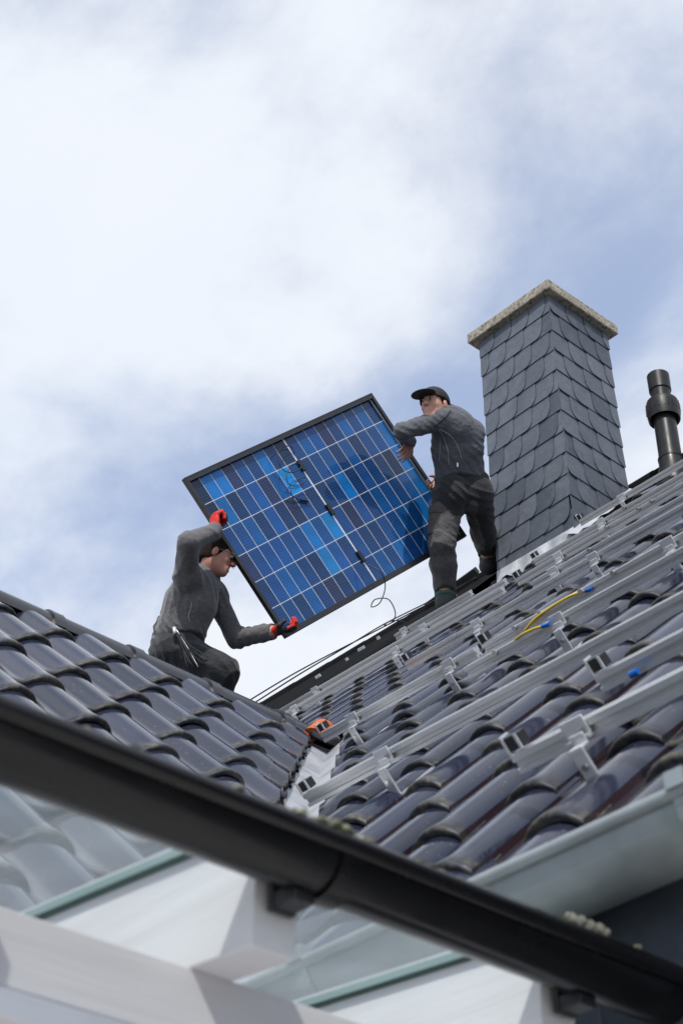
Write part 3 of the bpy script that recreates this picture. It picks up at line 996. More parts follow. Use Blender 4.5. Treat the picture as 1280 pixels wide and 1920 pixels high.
# loose black bar sticking out beyond the ridge
a_, b_ = Vector((-7.8738, 8.2516, 7.4649)), Vector((-7.2934, 8.1687, 7.4427))
t_ = (b_ - a_).normalized(); n_ = t_.cross(CF).normalized()
b = MB(); b.box((a_ + b_) / 2, (b_ - a_) / 2, n_ * 0.024, t_.cross(n_) * 0.018, 0.003)
tag(b.build('black_bar', M_FRAME), 'loose black metal bar poking up behind the standing worker legs', 'bar')

# thin black lines running up behind the wing ridge
wire('rope', [Vector((-7.6718, 6.2999, 5.7692)), Vector((-7.6243, 6.7812, 6.2122)), Vector((-7.6161, 7.4486, 6.7804)), Vector((-7.4549, 7.9234, 7.1732)), Vector((-7.3748, 8.2485, 7.4563))], 0.005, M_BLACK, 'upper thin black line running up to the standing worker', 'rope', n=6)
wire('rope', [Vector((-7.6417, 6.3383, 5.7631)), Vector((-7.6349, 6.7904, 6.1930)), Vector((-7.6572, 7.2373, 6.5988)), Vector((-7.5435, 7.4806, 6.8226)), Vector((-7.5743, 7.9395, 7.2086))], 0.005, M_BLACK, 'lower thin black line running up beside the black ridge', 'rope', n=6)

# ------------------------------------------------------------------ solar panel
pTL, pTR, pBR, pBL = (Vector(v) for v in ((-7.100, 5.408, 6.769), (-6.747, 6.657, 7.897), (-6.675, 7.404, 7.048), (-7.016, 6.153, 5.916)))
PXd = ((pTR - pTL) + (pBR - pBL)).normalized()
PYd = ((pTL - pBL) + (pTR - pBR)); PYd = (PYd - PXd * PYd.dot(PXd)).normalized()
PZd = PXd.cross(PYd)
LX, LY = 1.722, 1.134
pc = (pTL + pTR + pBR + pBL) / 4
panel = empty('solar_panel')
panel.matrix_world = basis(pc - PXd * LX / 2 - PYd * LY / 2, PXd, PYd, PZd)
tag(panel, 'blue solar panel with black frame carried by the two workers', 'solar panel')
PM = panel.matrix_world.copy()
def PL(x, y, z=0.0):
    return PM @ Vector((x, y, z))
def fbar(x0, x1, y0, y1, z0, z1, bev=0.0012):
    b = MB(); b.box(((x0 + x1) / 2, (y0 + y1) / 2, (z0 + z1) / 2), X * (x1 - x0) / 2, Y * (y1 - y0) / 2, Z * (z1 - z0) / 2, bev)
    return b
FD = 0.032
for (y0, y1, f0, f1) in ((0, .010, .0102, .034), (LY - .010, LY, LY - .034, LY - .0102)):
    b = fbar(0, LX, y0, y1, -FD - .003, 0)
    bb = fbar(.0105, LX - .0105, f0, f1, -.003, -.0006, 0)
    b.add(bb.v, bb.f)
    b.build('frame_side', M_FRAME, panel)
for (x0, x1, f0, f1) in ((0, .010, .0102, .022), (LX - .010, LX, LX - .022, LX - .0102)):
    b = fbar(x0, x1, .0102, LY - .0102, -FD - .003, -.0004)
    bb = fbar(f0, f1, .036, LY - .036, -.003, -.0008, 0)
    b.add(bb.v, bb.f)
    b.build('frame_end', M_FRAME, panel)
# laminate
fbar(.0105, LX - .0105, .0105, LY - .0105, -FD - .002, -FD + .002, 0).build('laminate', M_WHITE, panel)

def cell_material():
    m = bpy.data.materials.new('solar_cell'); m.use_nodes = True
    t = m.node_tree; b = t.nodes['Principled BSDF']
    b.inputs['Roughness'].default_value = 0.30
    b.inputs['Metallic'].default_value = 0.15
    b.inputs['Coat Weight'].default_value = 1.0
    b.inputs['Coat Roughness'].default_value = 0.02
    b.inputs['Coat IOR'].default_value = 1.36
    b.inputs['Specular IOR Level'].default_value = 0.2
    oi = t.nodes.new('ShaderNodeObjectInfo')
    tcn = t.nodes.new('ShaderNodeTexCoord')
    wv = t.nodes.new('ShaderNodeTexWave'); wv.wave_type = 'BANDS'; wv.bands_direction = 'Y'
    wv.inputs['Scale'].default_value = 17.5; wv.inputs['Distortion'].default_value = 0
    t.links.new(tcn.outputs['Object'], wv.inputs['Vector'])
    rm = t.nodes.new('ShaderNodeMapRange'); rm.inputs[1].default_value = 0.80; rm.inputs[2].default_value = 0.98; rm.inputs[3].default_value = 0.0; rm.inputs[4].default_value = 0.09
    t.links.new(wv.outputs['Fac'], rm.inputs[0])
    nzz = t.nodes.new('ShaderNodeTexNoise'); nzz.inputs['Scale'].default_value = 6.0; nzz.inputs['Detail'].default_value = 2
    t.links.new(tcn.outputs['Object'], nzz.inputs['Vector'])
    mr = t.nodes.new('ShaderNodeMapRange'); mr.inputs[1].default_value = 0.3; mr.inputs[2].default_value = 0.7; mr.inputs[3].default_value = 0.8; mr.inputs[4].default_value = 1.2
    t.links.new(nzz.outputs['Fac'], mr.inputs[0])
    mu = t.nodes.new('ShaderNodeMixRGB'); mu.blend_type = 'MULTIPLY'; mu.inputs[0].default_value = 1
    t.links.new(oi.outputs['Color'], mu.inputs[1]); t.links.new(mr.outputs[0], mu.inputs[2])
    mxn = t.nodes.new('ShaderNodeMixRGB'); mxn.inputs[2].default_value = (0.26, 0.34, 0.46, 1)
    t.links.new(rm.outputs[0], mxn.inputs[0]); t.links.new(mu.outputs[0], mxn.inputs[1])
    t.links.new(mxn.outputs[0], b.inputs['Base Color'])
    return m
M_CELL = cell_material()
cw_, ch_ = 0.0877, 0.1800
b = MB(); b.box((0, 0, 0), X * (cw_ / 2), Y * (ch_ / 2), Z * 0.0006)
cell_me = b.build('cell_seed', M_CELL)
me_cell = cell_me.data; me_cell.name = 'cell'
bpy.data.objects.remove(cell_me)
CELLC = [(0.001, 0.075, 0.25), (0.001, 0.125, 0.38), (0.003, 0.050, 0.18), (0.003, 0.034, 0.12), (0.013, 0.026, 0.085), (0.003, 0.019, 0.055), (0.002, 0.062, 0.23), (0.001, 0.20, 0.52)]
CW = [0, 0, 0, 0, 2, 2, 2, 2, 2, 2, 3, 3, 3, 3, 4, 4, 5, 6, 6, 6, 6, 0, 1, 1, 6, 2, 7]
x_start = 0.0272; gap = 0.0047; midgap = 0.014
rc = random.Random(21)
for i in range(18):
    for j in range(6):
        cx = x_start + cw_ / 2 + i * (cw_ + gap) + (midgap - gap if i >= 9 else 0)
        cy = LY / 2 + (j - 2.5) * (ch_ + 0.0055)
        c = bpy.data.objects.new('cell', me_cell); link(c, panel)
        c.location = (cx, cy, -FD + .0029)
        q = rc.choice(CW)
        cc = CELLC[q]
        f_ = rc.uniform(0.8, 1.2)
        c.color = (cc[0] * f_, cc[1] * f_, cc[2] * f_, 1)
xm = x_start + 9 * (cw_ + gap) - gap + midgap / 2
# bright mid strip in two halves
fbar(xm - .0042, xm + .0042, .04, LY - .04, -FD + .0022, -FD + .0035, 0).build('mid_strip', M_ALUW, panel)
for (yj) in (LY - 0.235, LY * 0.5, 0.215):
    b = fbar(xm - .014, xm + .014, yj - .040, yj + .040, -FD + .0036, -FD + .021, .004)
    j_ = b.build('junction_box', M_BLACK, panel)
def ptube(name, pts, r, parent=panel, m=M_BLACK):
    b = MB(); b.tube(catmull(pts, 8), r, 7)
    return autosmooth(b.build(name, m, parent), 80)
# curled lead of the upper box
cable = [(0.8644, 0.9818, -0.0200), (0.8674, 1.0317, -0.0100), (0.7972, 1.0499, 0.0050), (0.7169, 1.0238, 0.0200), (0.6757, 0.9597, 0.0200), (0.6862, 0.8997, 0.0200), (0.7470, 0.8720, 0.0200), (0.8070, 0.8779, 0.0250), (0.8116, 0.9083, 0.0250), (0.7577, 0.9159, 0.0200), (0.6791, 0.8786, 0.0200), (0.6528, 0.8213, 0.0200), (0.6986, 0.7872, 0.0200), (0.7632, 0.7869, 0.0250), (0.7940, 0.8068, 0.0250), (0.7525, 0.8178, 0.0200), (0.6727, 0.7975, 0.0200), (0.6311, 0.7651, 0.0150), (0.6547, 0.7202, -0.0000), (0.6988, 0.6970, -0.0120)]
ptube('lead', cable, 0.0032)
b = MB(); b.tube([(0.6901, 0.7045, -0.0120), (0.7421, 0.6738, -0.0160)], 0.008, 8); b.build('plug', M_BLACK, panel)
# lead that hangs from the lowest box to the roof
lead = [PM.inverted() @ Vector(p) for p in ((-6.8177, 6.6411, 6.5535), (-6.7583, 6.6907, 6.4814), (-6.7785, 6.7432, 6.4121), (-6.8444, 6.7573, 6.3333), (-6.8915, 6.7288, 6.3130), (-6.8556, 6.7279, 6.3497), (-6.8001, 6.7883, 6.3482), (-6.8211, 6.8647, 6.2896), (-6.8830, 6.8862, 6.2586), (-6.9178, 6.8598, 6.2487), (-6.8905, 6.9038, 6.2854), (-6.8562, 6.9719, 6.2896), (-6.8663, 7.0071, 6.2465), (-6.8981, 7.0129, 6.2094))]
ptube('lead', lead, 0.0035)

# ------------------------------------------------------------------ glass canopy in front
per = empty('glass_canopy', (-1.62, 1.3, GROUND))
tag(per, 'white timber canopy with glass panes and dark round gutter in the foreground', 'canopy')
pinv = Matrix.Translation(-Vector(per.location))
def cp(o, parent=None):
    if parent is None:
        o.parent = per; o.matrix_parent_inverse = pinv
    else:
        o.parent = parent
    return o
SL = 0.082
def zgl(x): return 0.986 + SL * (-1.5 - x)
GX, GZ, GR = -1.455, 0.945, 0.046
cg = cp(gutter('dark_gutter', (GX, -1.6, GZ), (GX, 2.12, GZ), GR, M_ANTH, th=0.003, bead=0.0125, front=(1, 0, 0), n=18))
for yk in (0.2, 1.335, ):
    pr = [Vector((GX + (GR + .003) * math.cos(a), yk, GZ - (GR + .003) * math.sin(a))) for a in [math.pi * k / 18 for k in range(19)]]
    b = MB()
    for a, c in zip(pr, pr[1:]):
        b.box((a + c) / 2, Y * 0.017, (c - a) * 0.53, (c - a).cross(Y).normalized() * 0.002)
    q = b.build('joint_sleeve', M_ANTH); q.parent = cg; autosmooth(q, 50)
# rafters
rd = Vector((-1, 0, SL)).normalized()
rn = Vector((SL, 0, 1)).normalized()
for yk in (0.39, 0.83, 1.272, 1.752):
    L_ = 1.45
    b = MB()
    top = Vector((-1.502, yk + 0.033, zgl(-1.502) - 0.002))
    b.box(top + rd * L_ / 2 - rn * 0.070, rd * L_ / 2, Y * 0.033, rn * 0.070, 0.0025)
    r_ = cp(b.build('rafter', M_WOOD))
    b = MB(); b.box((GX - .022, yk + 0.030, GZ - .048), X * 0.022, Y * 0.016, Z * 0.010, 0.003)
    b.box((GX - .040, yk + 0.030, GZ - .015), X * 0.0055, Y * 0.018, Z * 0.045, 0.002)
    cp(b.build('gutter_bracket', M_BLACK))
# panes
ys = [-0.5, 0.39, 0.83, 1.272, 1.752, 2.2]
for a, c in zip(ys, ys[1:]):
    b = MB()
    x0, x1 = -1.478, -2.86
    p0_, p1_ = Vector((x0, 0, zgl(x0))), Vector((x1, 0, zgl(x1)))
    ya, yb = a + 0.004, c - 0.010
    b.add([(x0, ya, p0_.z), (x0, yb, p0_.z), (x1, yb, p1_.z), (x1, ya, p1_.z)], [(0, 1, 2, 3)])
    pane = cp(b.build('glass_pane', M_GLASS, fix=False))
    th = 0.010
    for yy in (ya, yb):
        b = MB(); b.box((p0_ + p1_) / 2 + Y * yy + rn * (th / 2 + .0005), (p1_ - p0_) / 2, Y * 0.0015, rn * th / 2)
        b.build('pane_edge', M_GEDGE, pane)
    b = MB(); b.box((x0, (ya + yb) / 2, p0_.z + th / 2), X * 0.0015, Y * ((yb - ya) / 2 - .003), Z * th / 2)
    b.build('pane_edge', M_GEDGE, pane)
    b = MB(); b.box((p0_ + p1_) / 2 + Y * (ya - 0.004) + rn * 0.0135, (p1_ - p0_) / 2, Y * 0.009, rn * 0.0025)
    cp(b.build('cover_strip', M_ALUW))
# header beam and wall plate
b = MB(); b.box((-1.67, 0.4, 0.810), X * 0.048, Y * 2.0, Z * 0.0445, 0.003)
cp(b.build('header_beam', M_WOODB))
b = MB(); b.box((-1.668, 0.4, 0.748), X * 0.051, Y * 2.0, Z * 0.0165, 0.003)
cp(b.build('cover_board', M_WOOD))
b = MB(); b.box((-2.83, 0.3, zgl(-2.83) - 0.09), X * 0.03, Y * 1.8, Z * 0.06, 0.004)
cp(b.build('wall_plate', M_WOOD))
for yk in (-1.4, ):
    b = MB(); b.box((-1.67, yk, (GROUND + 0.738) / 2), X * 0.05, Y * 0.05, Z * ((0.738 - GROUND) / 2), 0.004); cp(b.build('post', M_WOOD))
b = MB(); b.box((-1.62, 2.0, (GROUND + 0.86) / 2), X * 0.04, Y * 0.04, Z * ((0.86 - GROUND) / 2), 0.004); cp(b.build('post', M_WOOD))
# moss and lichen on the back rim of the dark gutter
def lump(c, r, seed):
    rr = random.Random(seed)
    bm = bmesh.new(); bmesh.ops.create_icosphere(bm, subdivisions=2, radius=1.0)
    for v in bm.verts:
        k = 0.75 + 0.5 * rr.random()
        v.co = Vector((v.co.x * r[0] * k, v.co.y * r[1] * k, v.co.z * r[2] * k)) + Vector(c)
    bm.verts.index_update()
    res = ([v.co.copy() for v in bm.verts], [tuple(v.index for v in f.verts) for f in bm.faces])
    bm.free()
    return res
b = MB()
rr = random.Random(5)
for k in range(70):
    yk = rr.uniform(0.65, 2.0)
    if k < 26: yk = rr.gauss(1.30, 0.03)
    s_ = rr.uniform(0.003, 0.007) * (1.5 if k < 26 else 0.8)
    b.add(*lump((GX + GR + 0.003 + rr.uniform(-.006, .006), yk, GZ + 0.011 + rr.uniform(-.001, .002)), (s_, s_ * 1.5, s_ * 0.8), k))
q = b.build('moss', M_MOSS); q.parent = cg; tag(q, kind='stuff')
b = MB()
for k in range(9):
    b.add(*lump((GX + GR + .002, 1.70 + k * 0.0085, GZ + 0.018 + 0.002 * (k % 2)), (0.006, 0.008, 0.009), 100 + k))
q = b.build('lichen_clip', mat('lichen', (0.15, 0.15, 0.12), 0.9, var=0.35, vscale=60)); q.parent = cg

# ------------------------------------------------------------------ people (implicit surfaces, one continuous mesh each)
def A3(v): return np.array(tuple(v), dtype=np.float64)
def cap(a, b, ra, rb=None, k=0.03, flat=None):
    return dict(t='cap', a=A3(a), b=A3(b), ra=ra, rb=ra if rb is None else rb, k=k, flat=flat)
def ell(c, ax, r, k=0.02, neg=False):
    return dict(t='ell', c=A3(c), ax=np.array([A3(q) for q in ax]), r=np.array(r, dtype=float), k=k, neg=neg)
def evalp(p, G):
    if p['t'] == 'cap':
        ba = p['b'] - p['a']; L2 = max(ba @ ba, 1e-9)
        q = G - p['a']
        h = np.clip((q @ ba) / L2, 0, 1)
        q = q - h[..., None] * ba
        if p['flat'] is not None:
            nrm, f = p['flat']; nrm = A3(nrm)
            q = q + (q @ nrm)[..., None] * nrm * (1 / f - 1)
        d_ = np.sqrt((q * q).sum(-1)) - (p['ra'] + (p['rb'] - p['ra']) * h)
        return d_ * (0.8 if p['flat'] is not None else 1.0)
    q = (G - p['c']) @ p['ax'].T
    k0 = np.sqrt(((q / p['r']) ** 2).sum(-1)); k1 = np.sqrt(((q / p['r'] ** 2) ** 2).sum(-1)) + 1e-9
    return k0 * (k0 - 1) / k1
def bounds(p):
    if p['t'] == 'cap':
        r_ = max(p['ra'], p['rb']) / (1.0)
        return np.minimum(p['a'], p['b']) - r_, np.maximum(p['a'], p['b']) + r_
    r_ = p['r'].max()
    return p['c'] - r_, p['c'] + r_
def surface(prims, vox, wrinkle=None, clips=(), inflate=0.0):
    lo = np.min([bounds(p)[0] for p in prims if not p.get('neg')], 0) - 0.03 - inflate
    hi = np.max([bounds(p)[1] for p in prims if not p.get('neg')], 0) + 0.03 + inflate
    n = np.ceil((hi - lo) / vox).astype(int) + 1
    F = np.full(n, 0.09)
    xs = [lo[i] + vox * np.arange(n[i]) for i in range(3)]
    for p in prims:
        a, b = bounds(p)
        m_ = 0.06 + inflate
        i0 = np.clip(np.floor((a - m_ - lo) / vox).astype(int), 0, n); i1 = np.clip(np.ceil((b + m_ - lo) / vox).astype(int) + 1, 0, n)
        if (i1 <= i0).any():
            continue
        sl_ = tuple(slice(i0[i], i1[i]) for i in range(3))
        G = np.stack(np.meshgrid(xs[0][sl_[0]], xs[1][sl_[1]], xs[2][sl_[2]], indexing='ij'), -1)
        d_ = evalp(p, G)
        f0 = F[sl_]; k = p['k']
        if p.get('neg'):
            d2 = -d_
            h = np.clip(0.5 - 0.5 * (f0 - d2) / k, 0, 1)
            F[sl_] = f0 + (d2 - f0) * h + k * h * (1 - h)
        else:
            h = np.clip(0.5 + 0.5 * (d_ - f0) / k, 0, 1)
            F[sl_] = d_ * (1 - h) + f0 * h - k * h * (1 - h)
    F -= inflate
    near = np.abs(F) < 0.05
    if wrinkle is not None or clips:
        I = np.argwhere(near)
        Pp = lo + I * vox
        val = F[near]
        if wrinkle is not None:
            val = val + wrinkle(Pp)
        F[near] = val
        if clips:
            G = np.stack(np.meshgrid(*xs, indexing='ij'), -1)
            for c in clips:
                F = np.maximum(F, c(G))
    # surface nets
    ins = F < 0
    c8 = [F[dx_:n[0] - 1 + dx_, dy_:n[1] - 1 + dy_, dz_:n[2] - 1 + dz_] for dx_ in (0, 1) for dy_ in (0, 1) for dz_ in (0, 1)]
    cnt = sum((q < 0).astype(np.int8) for q in c8)
    act = (cnt > 0) & (cnt < 8)
    idx = np.argwhere(act)
    cv = np.stack([q[act] for q in c8], 1)
    offs = np.array([(dx_, dy_, dz_) for dx_ in (0, 1) for dy_ in (0, 1) for dz_ in (0, 1)], float)
    acc = np.zeros((len(idx), 3)); num = np.zeros(len(idx))
    for i in range(8):
        for j in range(i + 1, 8):
            if abs(offs[i] - offs[j]).sum() == 1:
                s_ = (cv[:, i] < 0) != (cv[:, j] < 0)
                t = np.where(s_, cv[:, i] / np.where(s_, cv[:, i] - cv[:, j], 1), 0)
                acc += s_[:, None] * (offs[i] + t[:, None] * (offs[j] - offs[i])); num += s_
    V = lo + (idx + acc / num[:, None]) * vox
    vid = -np.ones(act.shape, int); vid[act] = np.arange(len(idx))
    faces = []
    for ax in range(3):
        o1, o2 = [(1, 2), (2, 0), (0, 1)][ax]
        s0 = [slice(1, -1)] * 3; s0[ax] = slice(0, -1)
        s1 = [slice(1, -1)] * 3; s1[ax] = slice(1, None)
        A = ins[tuple(s0)]; B = ins[tuple(s1)]
        ch = np.argwhere(A != B)
        base = ch.copy()
        for k in range(3):
            if k != ax: base[:, k] += 1
        sg = A[tuple(ch.T)]
        def at(d1, d2):
            q = base.copy(); q[:, o1] -= d1; q[:, o2] -= d2
            return vid[q[:, 0], q[:, 1], q[:, 2]]
        quad = np.stack([at(0, 0), at(1, 0), at(1, 1), at(0, 1)], 1)
        quad[~sg] = quad[~sg][:, ::-1]
        faces.append(quad)
    Fc = np.concatenate(faces)
    Fc = Fc[(Fc >= 0).all(1)]
    return V, Fc
def sdf_obj(name, prims, vox, m, base, parent=None, wrinkle=None, clips=(), inflate=0.0):
    V, Fc = surface(prims, vox, wrinkle, clips, inflate)
    V = V - A3(base)
    d = bpy.data.meshes.new(name)
    d.from_pydata(V.tolist(), [], Fc.tolist())
    d.materials.append(m)
    d.polygons.foreach_set('use_smooth', [True] * len(d.polygons))
    o = link(bpy.data.objects.new(name, d), parent)
    if parent is None:
        o.location = base
    return o
def wr(amp, f=1.0, dirv=(0, 0, 1), seed=0.0):
    dv = A3(dirv)
    def fn(P):
        a = P @ dv
        q = np.sin(P[:, 0] * 31 * f + 2.1 * np.sin(P[:, 2] * 17 * f + seed) + seed) * np.sin(P[:, 1] * 27 * f + 1.7 * np.sin(P[:, 0] * 23 * f) + 2 * seed)
        b_ = P @ np.roll(dv, 1)
        r1 = np.sin(a * 62 * f + 4.6 * np.sin(P[:, 0] * 12 * f + seed) + 4.2 * np.sin(P[:, 1] * 10 * f - seed))
        r2 = np.sin(b_ * 48 * f + 4.0 * np.sin(P[:, 2] * 14 * f + 2 * seed) + 3.5 * np.sin(P[:, 0] * 9 * f + seed))
        m1 = np.clip(0.5 + 0.9 * np.sin(P[:, 0] * 11 + P[:, 2] * 14 + 3 * seed), 0, 1); m2 = np.clip(0.4 + 0.9 * np.sin(P[:, 1] * 13 - P[:, 2] * 9 + seed), 0, 1)
        r_ = (1 - 2 * np.abs(r1)) * m1 + 0.8 * (1 - 2 * np.abs(r2)) * m2
        msk = 0.8
        return amp * (0.45 * q - 0.48 * r_ * msk)
    return fn
def hand(W, d, nrm, thumb, curl=(30, 45, 35), sc_=1.0, spread=0.0):
    W = Vector(W); d = Vector(d).normalized(); nrm = Vector(nrm); nrm = (nrm - d * nrm.dot(d)).normalized()
    lat = d.cross(nrm).normalized()
    if lat.dot(Vector(thumb)) < 0: lat = -lat
    P = [ell(W + d * 0.048 * sc_, (d, lat, nrm), (0.054 * sc_, 0.041 * sc_, 0.0155 * sc_), 0.012),
         cap(W - d * 0.03, W + d * 0.02, 0.025 * sc_, 0.026 * sc_, 0.02)]
    lens = [(0.040, 0.025, 0.020), (0.045, 0.028, 0.021), (0.042, 0.026, 0.020), (0.032, 0.020, 0.018)]
    for i, L_ in enumerate(lens):
        p = W + (d * (0.090 - 0.004 * abs(i - 1)) + lat * (0.030 - 0.0200 * i)) * sc_
        ang = 0
        dd = (d + lat * (0.10 - 0.07 * i + spread * (1.5 - i))).normalized()
        for s_, (c_, l_) in enumerate(zip(curl, L_)):
            ang += R(c_)
            q = p + (dd * math.cos(ang) + nrm * math.sin(ang)) * l_ * sc_
            P.append(cap(p, q, (0.0095 - 0.0009 * s_) * sc_, (0.0088 - 0.0009 * s_) * sc_, 0.004))
            p = q
    p = W + (d * 0.022 + lat * 0.026) * sc_
    q = p + (d * 0.55 + lat * 0.62 + nrm * 0.35).normalized() * 0.044 * sc_
    r_ = q + (d * 0.80 + lat * 0.15 + nrm * 0.6).normalized() * 0.034 * sc_
    P += [cap(p, q, 0.014 * sc_, 0.011 * sc_, 0.008), cap(q, r_, 0.0105 * sc_, 0.009 * sc_, 0.004)]
    return P
def head(c, Fd, Ud, neck):
    c = Vector(c); Fd = Vector(Fd).normalized(); Ud = Vector(Ud); Ud = (Ud - Fd * Ud.dot(Fd)).normalized(); L_ = Ud.cross(Fd)
    def q(f, l, u): return c + Fd * f + L_ * l + Ud * u
    ax = (Fd, L_, Ud)
    P = [ell(q(-.012, 0, .030), ax, (.098, .076, .090), .02), ell(q(.022, 0, -.040), ax, (.066, .058, .074), .03),
         ell(q(.062, 0, -.092), ax, (.026, .030, .022), .03), ell(q(.070, 0, .034), ax, (.022, .052, .018), .02),
         cap(q(.088, 0, .014), q(.112, 0, -.022), .008, .0125, .010), cap(q(.100, -.012, -.026), q(.100, .012, -.026), .008, .008, .008),
         ell(q(.055, .036, -.018), ax, (.028, .022, .024), .02), ell(q(.055, -.036, -.018), ax, (.028, .022, .024), .02),
         cap(q(.084, -.020, -.060), q(.084, .020, -.060), .0075, .0075, .006), cap(q(.083, -.017, -.069), q(.083, .017, -.069), .008, .008, .006)]
    for s_ in (-1, 1):
        P.append(ell(q(-.008, s_ * .078, -.006), (Fd + L_ * s_ * -.4, L_, Ud), (.020, .010, .033), .006))
        P.append(ell(q(.094, s_ * .031, .010), ax, (.016, .017, .010), .010, True))
    P.append(cap(q(-.025, 0, -.050), neck, .055, .056, .03))
    return P, q, ax

M_SKIN = mat('skin', (0.52, 0.29, 0.21), 0.5, var=0.12, vscale=20, spec=0.4, color2=(0.55, 0.24, 0.18), c2scale=12)
M_SKIN2 = mat('skin_shaded', (0.46, 0.23, 0.165), 0.5, var=0.12, vscale=20, spec=0.4, color2=(0.50, 0.20, 0.15), c2scale=12)  # darker copy of the skin: shade on the crouching worker's face put into the colour
M_EYE = mat('eye', (0.02, 0.015, 0.012), 0.1)
M_EYEW = mat('eye_white', (0.42, 0.38, 0.35), 0.5)
M_HAIR = mat('dark_hair', (0.016, 0.011, 0.008), 0.85, spec=0.12, bump=0.8, bscale=160, bdist=0.004, var=0.3, vscale=60)
M_SHIRT = mat('grey_shirt', (0.098, 0.099, 0.113), 0.8, var=0.15, vscale=30, bump=0.7, bscale=22, bdist=0.018, sheen=0.15)
M_FLEECE = mat('grey_fleece', (0.112, 0.108, 0.112), 0.95, var=0.28, vscale=70, bump=0.7, bscale=24, bdist=0.016, sheen=0.3)
M_TROU = mat('work_trousers', (0.090, 0.083, 0.084), 0.85, var=0.25, vscale=16, bump=0.8, bscale=20, bdist=0.02, sheen=0.15)
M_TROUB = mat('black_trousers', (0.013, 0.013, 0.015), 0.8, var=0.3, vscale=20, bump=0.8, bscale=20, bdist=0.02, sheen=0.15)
M_POCK = mat('pocket_cloth', (0.075, 0.062, 0.060), 0.85, var=0.2, vscale=24, bump=0.4, bscale=80)
M_CAP = mat('black_cap', (0.014, 0.014, 0.016), 0.75, var=0.2, vscale=40, bump=0.3, bscale=120)
M_GLOVE = mat('red_glove', (0.62, 0.020, 0.012), 0.7, var=0.15, vscale=40, bump=0.5, bscale=220, bdist=0.003)
M_GLOVEB = mat('black_glove_palm', (0.02, 0.02, 0.022), 0.5, var=0.3, vscale=50)
M_SHOE = mat('work_shoe', (0.035, 0.040, 0.040), 0.7, var=0.3, vscale=30, bump=0.3, bscale=90)
M_SOCK = mat('green_sock', (0.05, 0.13, 0.10), 0.85, var=0.3, vscale=60)
M_BELT = mat('black_webbing', (0.014, 0.014, 0.015), 0.6)
RH = Vector((0.686, 0.728, 0)); TOW = Vector((0.728, -0.686, 0))     # right and towards-the-viewer in plan

def make_person(spec):
    base = spec['base']
    body = spec['torso'] + spec['arms'] + spec['legs'] + spec['hands'] + spec['feet'] + spec['head']
    thin = []
    for p in body:
        q = dict(p)
        if p['t'] == 'cap' and any(p is z_ for z_ in spec['torso'] + spec['arms'] + spec['legs']):
            q['ra'] = p['ra'] * 0.80; q['rb'] = p['rb'] * 0.80
        if p['t'] == 'ell' and any(p is z_ for z_ in spec['torso'] + spec['legs']):
            q['r'] = p['r'] * 0.82
        thin.append(q)
    pos = [q for q in thin if not q.get('neg')]; neg = [q for q in thin if q.get('neg')]
    return sdf_obj('person', pos + neg, 0.0065, spec['skin'], base)
def plane(p, n, off=0.0):
    p = A3(p); n = A3(Vector(n).normalized())
    return lambda G: (G - p) @ n - off

# ---- standing worker, seen from behind, looking back over his left shoulder
fl = (CF, 0.66)
sp = {}
Rj = dict(pel=(-6.4746, 7.1802, 7.2026), wai=(-6.4336, 7.1113, 7.2911), che=(-6.3569, 7.0223, 7.4001), upc=(-6.3041, 6.9408, 7.4783), nek=(-6.2873, 6.8503, 7.5292),
          ls=(-6.3141, 6.7961, 7.4685), le=(-6.4166, 6.5818, 7.3303), lw=(-6.5639, 6.8019, 7.4517),
          rs=(-6.2637, 7.0810, 7.4887), re=(-6.5468, 7.2495, 7.5231), rw=(-6.6012, 7.1416, 7.3330),
          lh=(-6.5392, 7.1102, 7.1531), lk=(-6.6361, 7.1225, 6.8418), la=(-6.8125, 7.3128, 6.6232),
          rh=(-6.4463, 7.2826, 7.1856), rk=(-6.6144, 7.5022, 7.0834), ra=(-6.7835, 7.7343, 7.0871))
J = {k: Vector(v) for k, v in Rj.items()}
sp['base'] = MP(-7.0, 6.05, 0)
sp['torso'] = [cap(J['pel'] + Z * 0.02, J['wai'], 0.150, 0.138, 0.05, fl), cap(J['wai'], J['che'], 0.138, 0.152, 0.05, fl), cap(J['che'], J['upc'], 0.152, 0.128, 0.05, fl),
               cap(J['upc'] + RH * 0.0, J['ls'] + RH * 0.02, 0.10, 0.078, 0.05), cap(J['upc'], J['rs'] - RH * 0.03, 0.10, 0.074, 0.05), cap(J['upc'], J['nek'], 0.09, 0.062, 0.05)]
sp['arms'] = [cap(J['ls'], J['le'], 0.064, 0.050, 0.04), cap(J['le'], J['lw'], 0.050, 0.038, 0.025), cap(J['rs'], J['re'], 0.070, 0.055, 0.04), cap(J['re'], J['rw'], 0.055, 0.040, 0.025)]
sp['legs'] = [ell(J['lh'] + TOW * 0.055 + Z * 0.0 + RH * 0.03, (RH, TOW, Z), (0.095, 0.105, 0.125), 0.04), ell(J['rh'] + TOW * 0.055 - RH * 0.025, (RH, TOW, Z), (0.100, 0.105, 0.125), 0.04),
              cap(J['pel'], J['pel'] + Z * 0.05, 0.150, 0.146, 0.05, fl), cap(J['pel'] + Z * 0.05, J['wai'] + Z * 0.12, 0.146, 0.142, 0.05, fl),
              cap(J['lh'], J['lk'], 0.102, 0.078, 0.05), cap(J['lk'], J['lk'] + (J['la'] - J['lk']) * 0.4, 0.078, 0.080, 0.04), cap(J['lk'] + (J['la'] - J['lk']) * 0.4, J['la'], 0.080, 0.066, 0.03),
              cap(J['rh'], J['rk'], 0.102, 0.076, 0.05), cap(J['rk'], J['ra'], 0.078, 0.062, 0.04)]
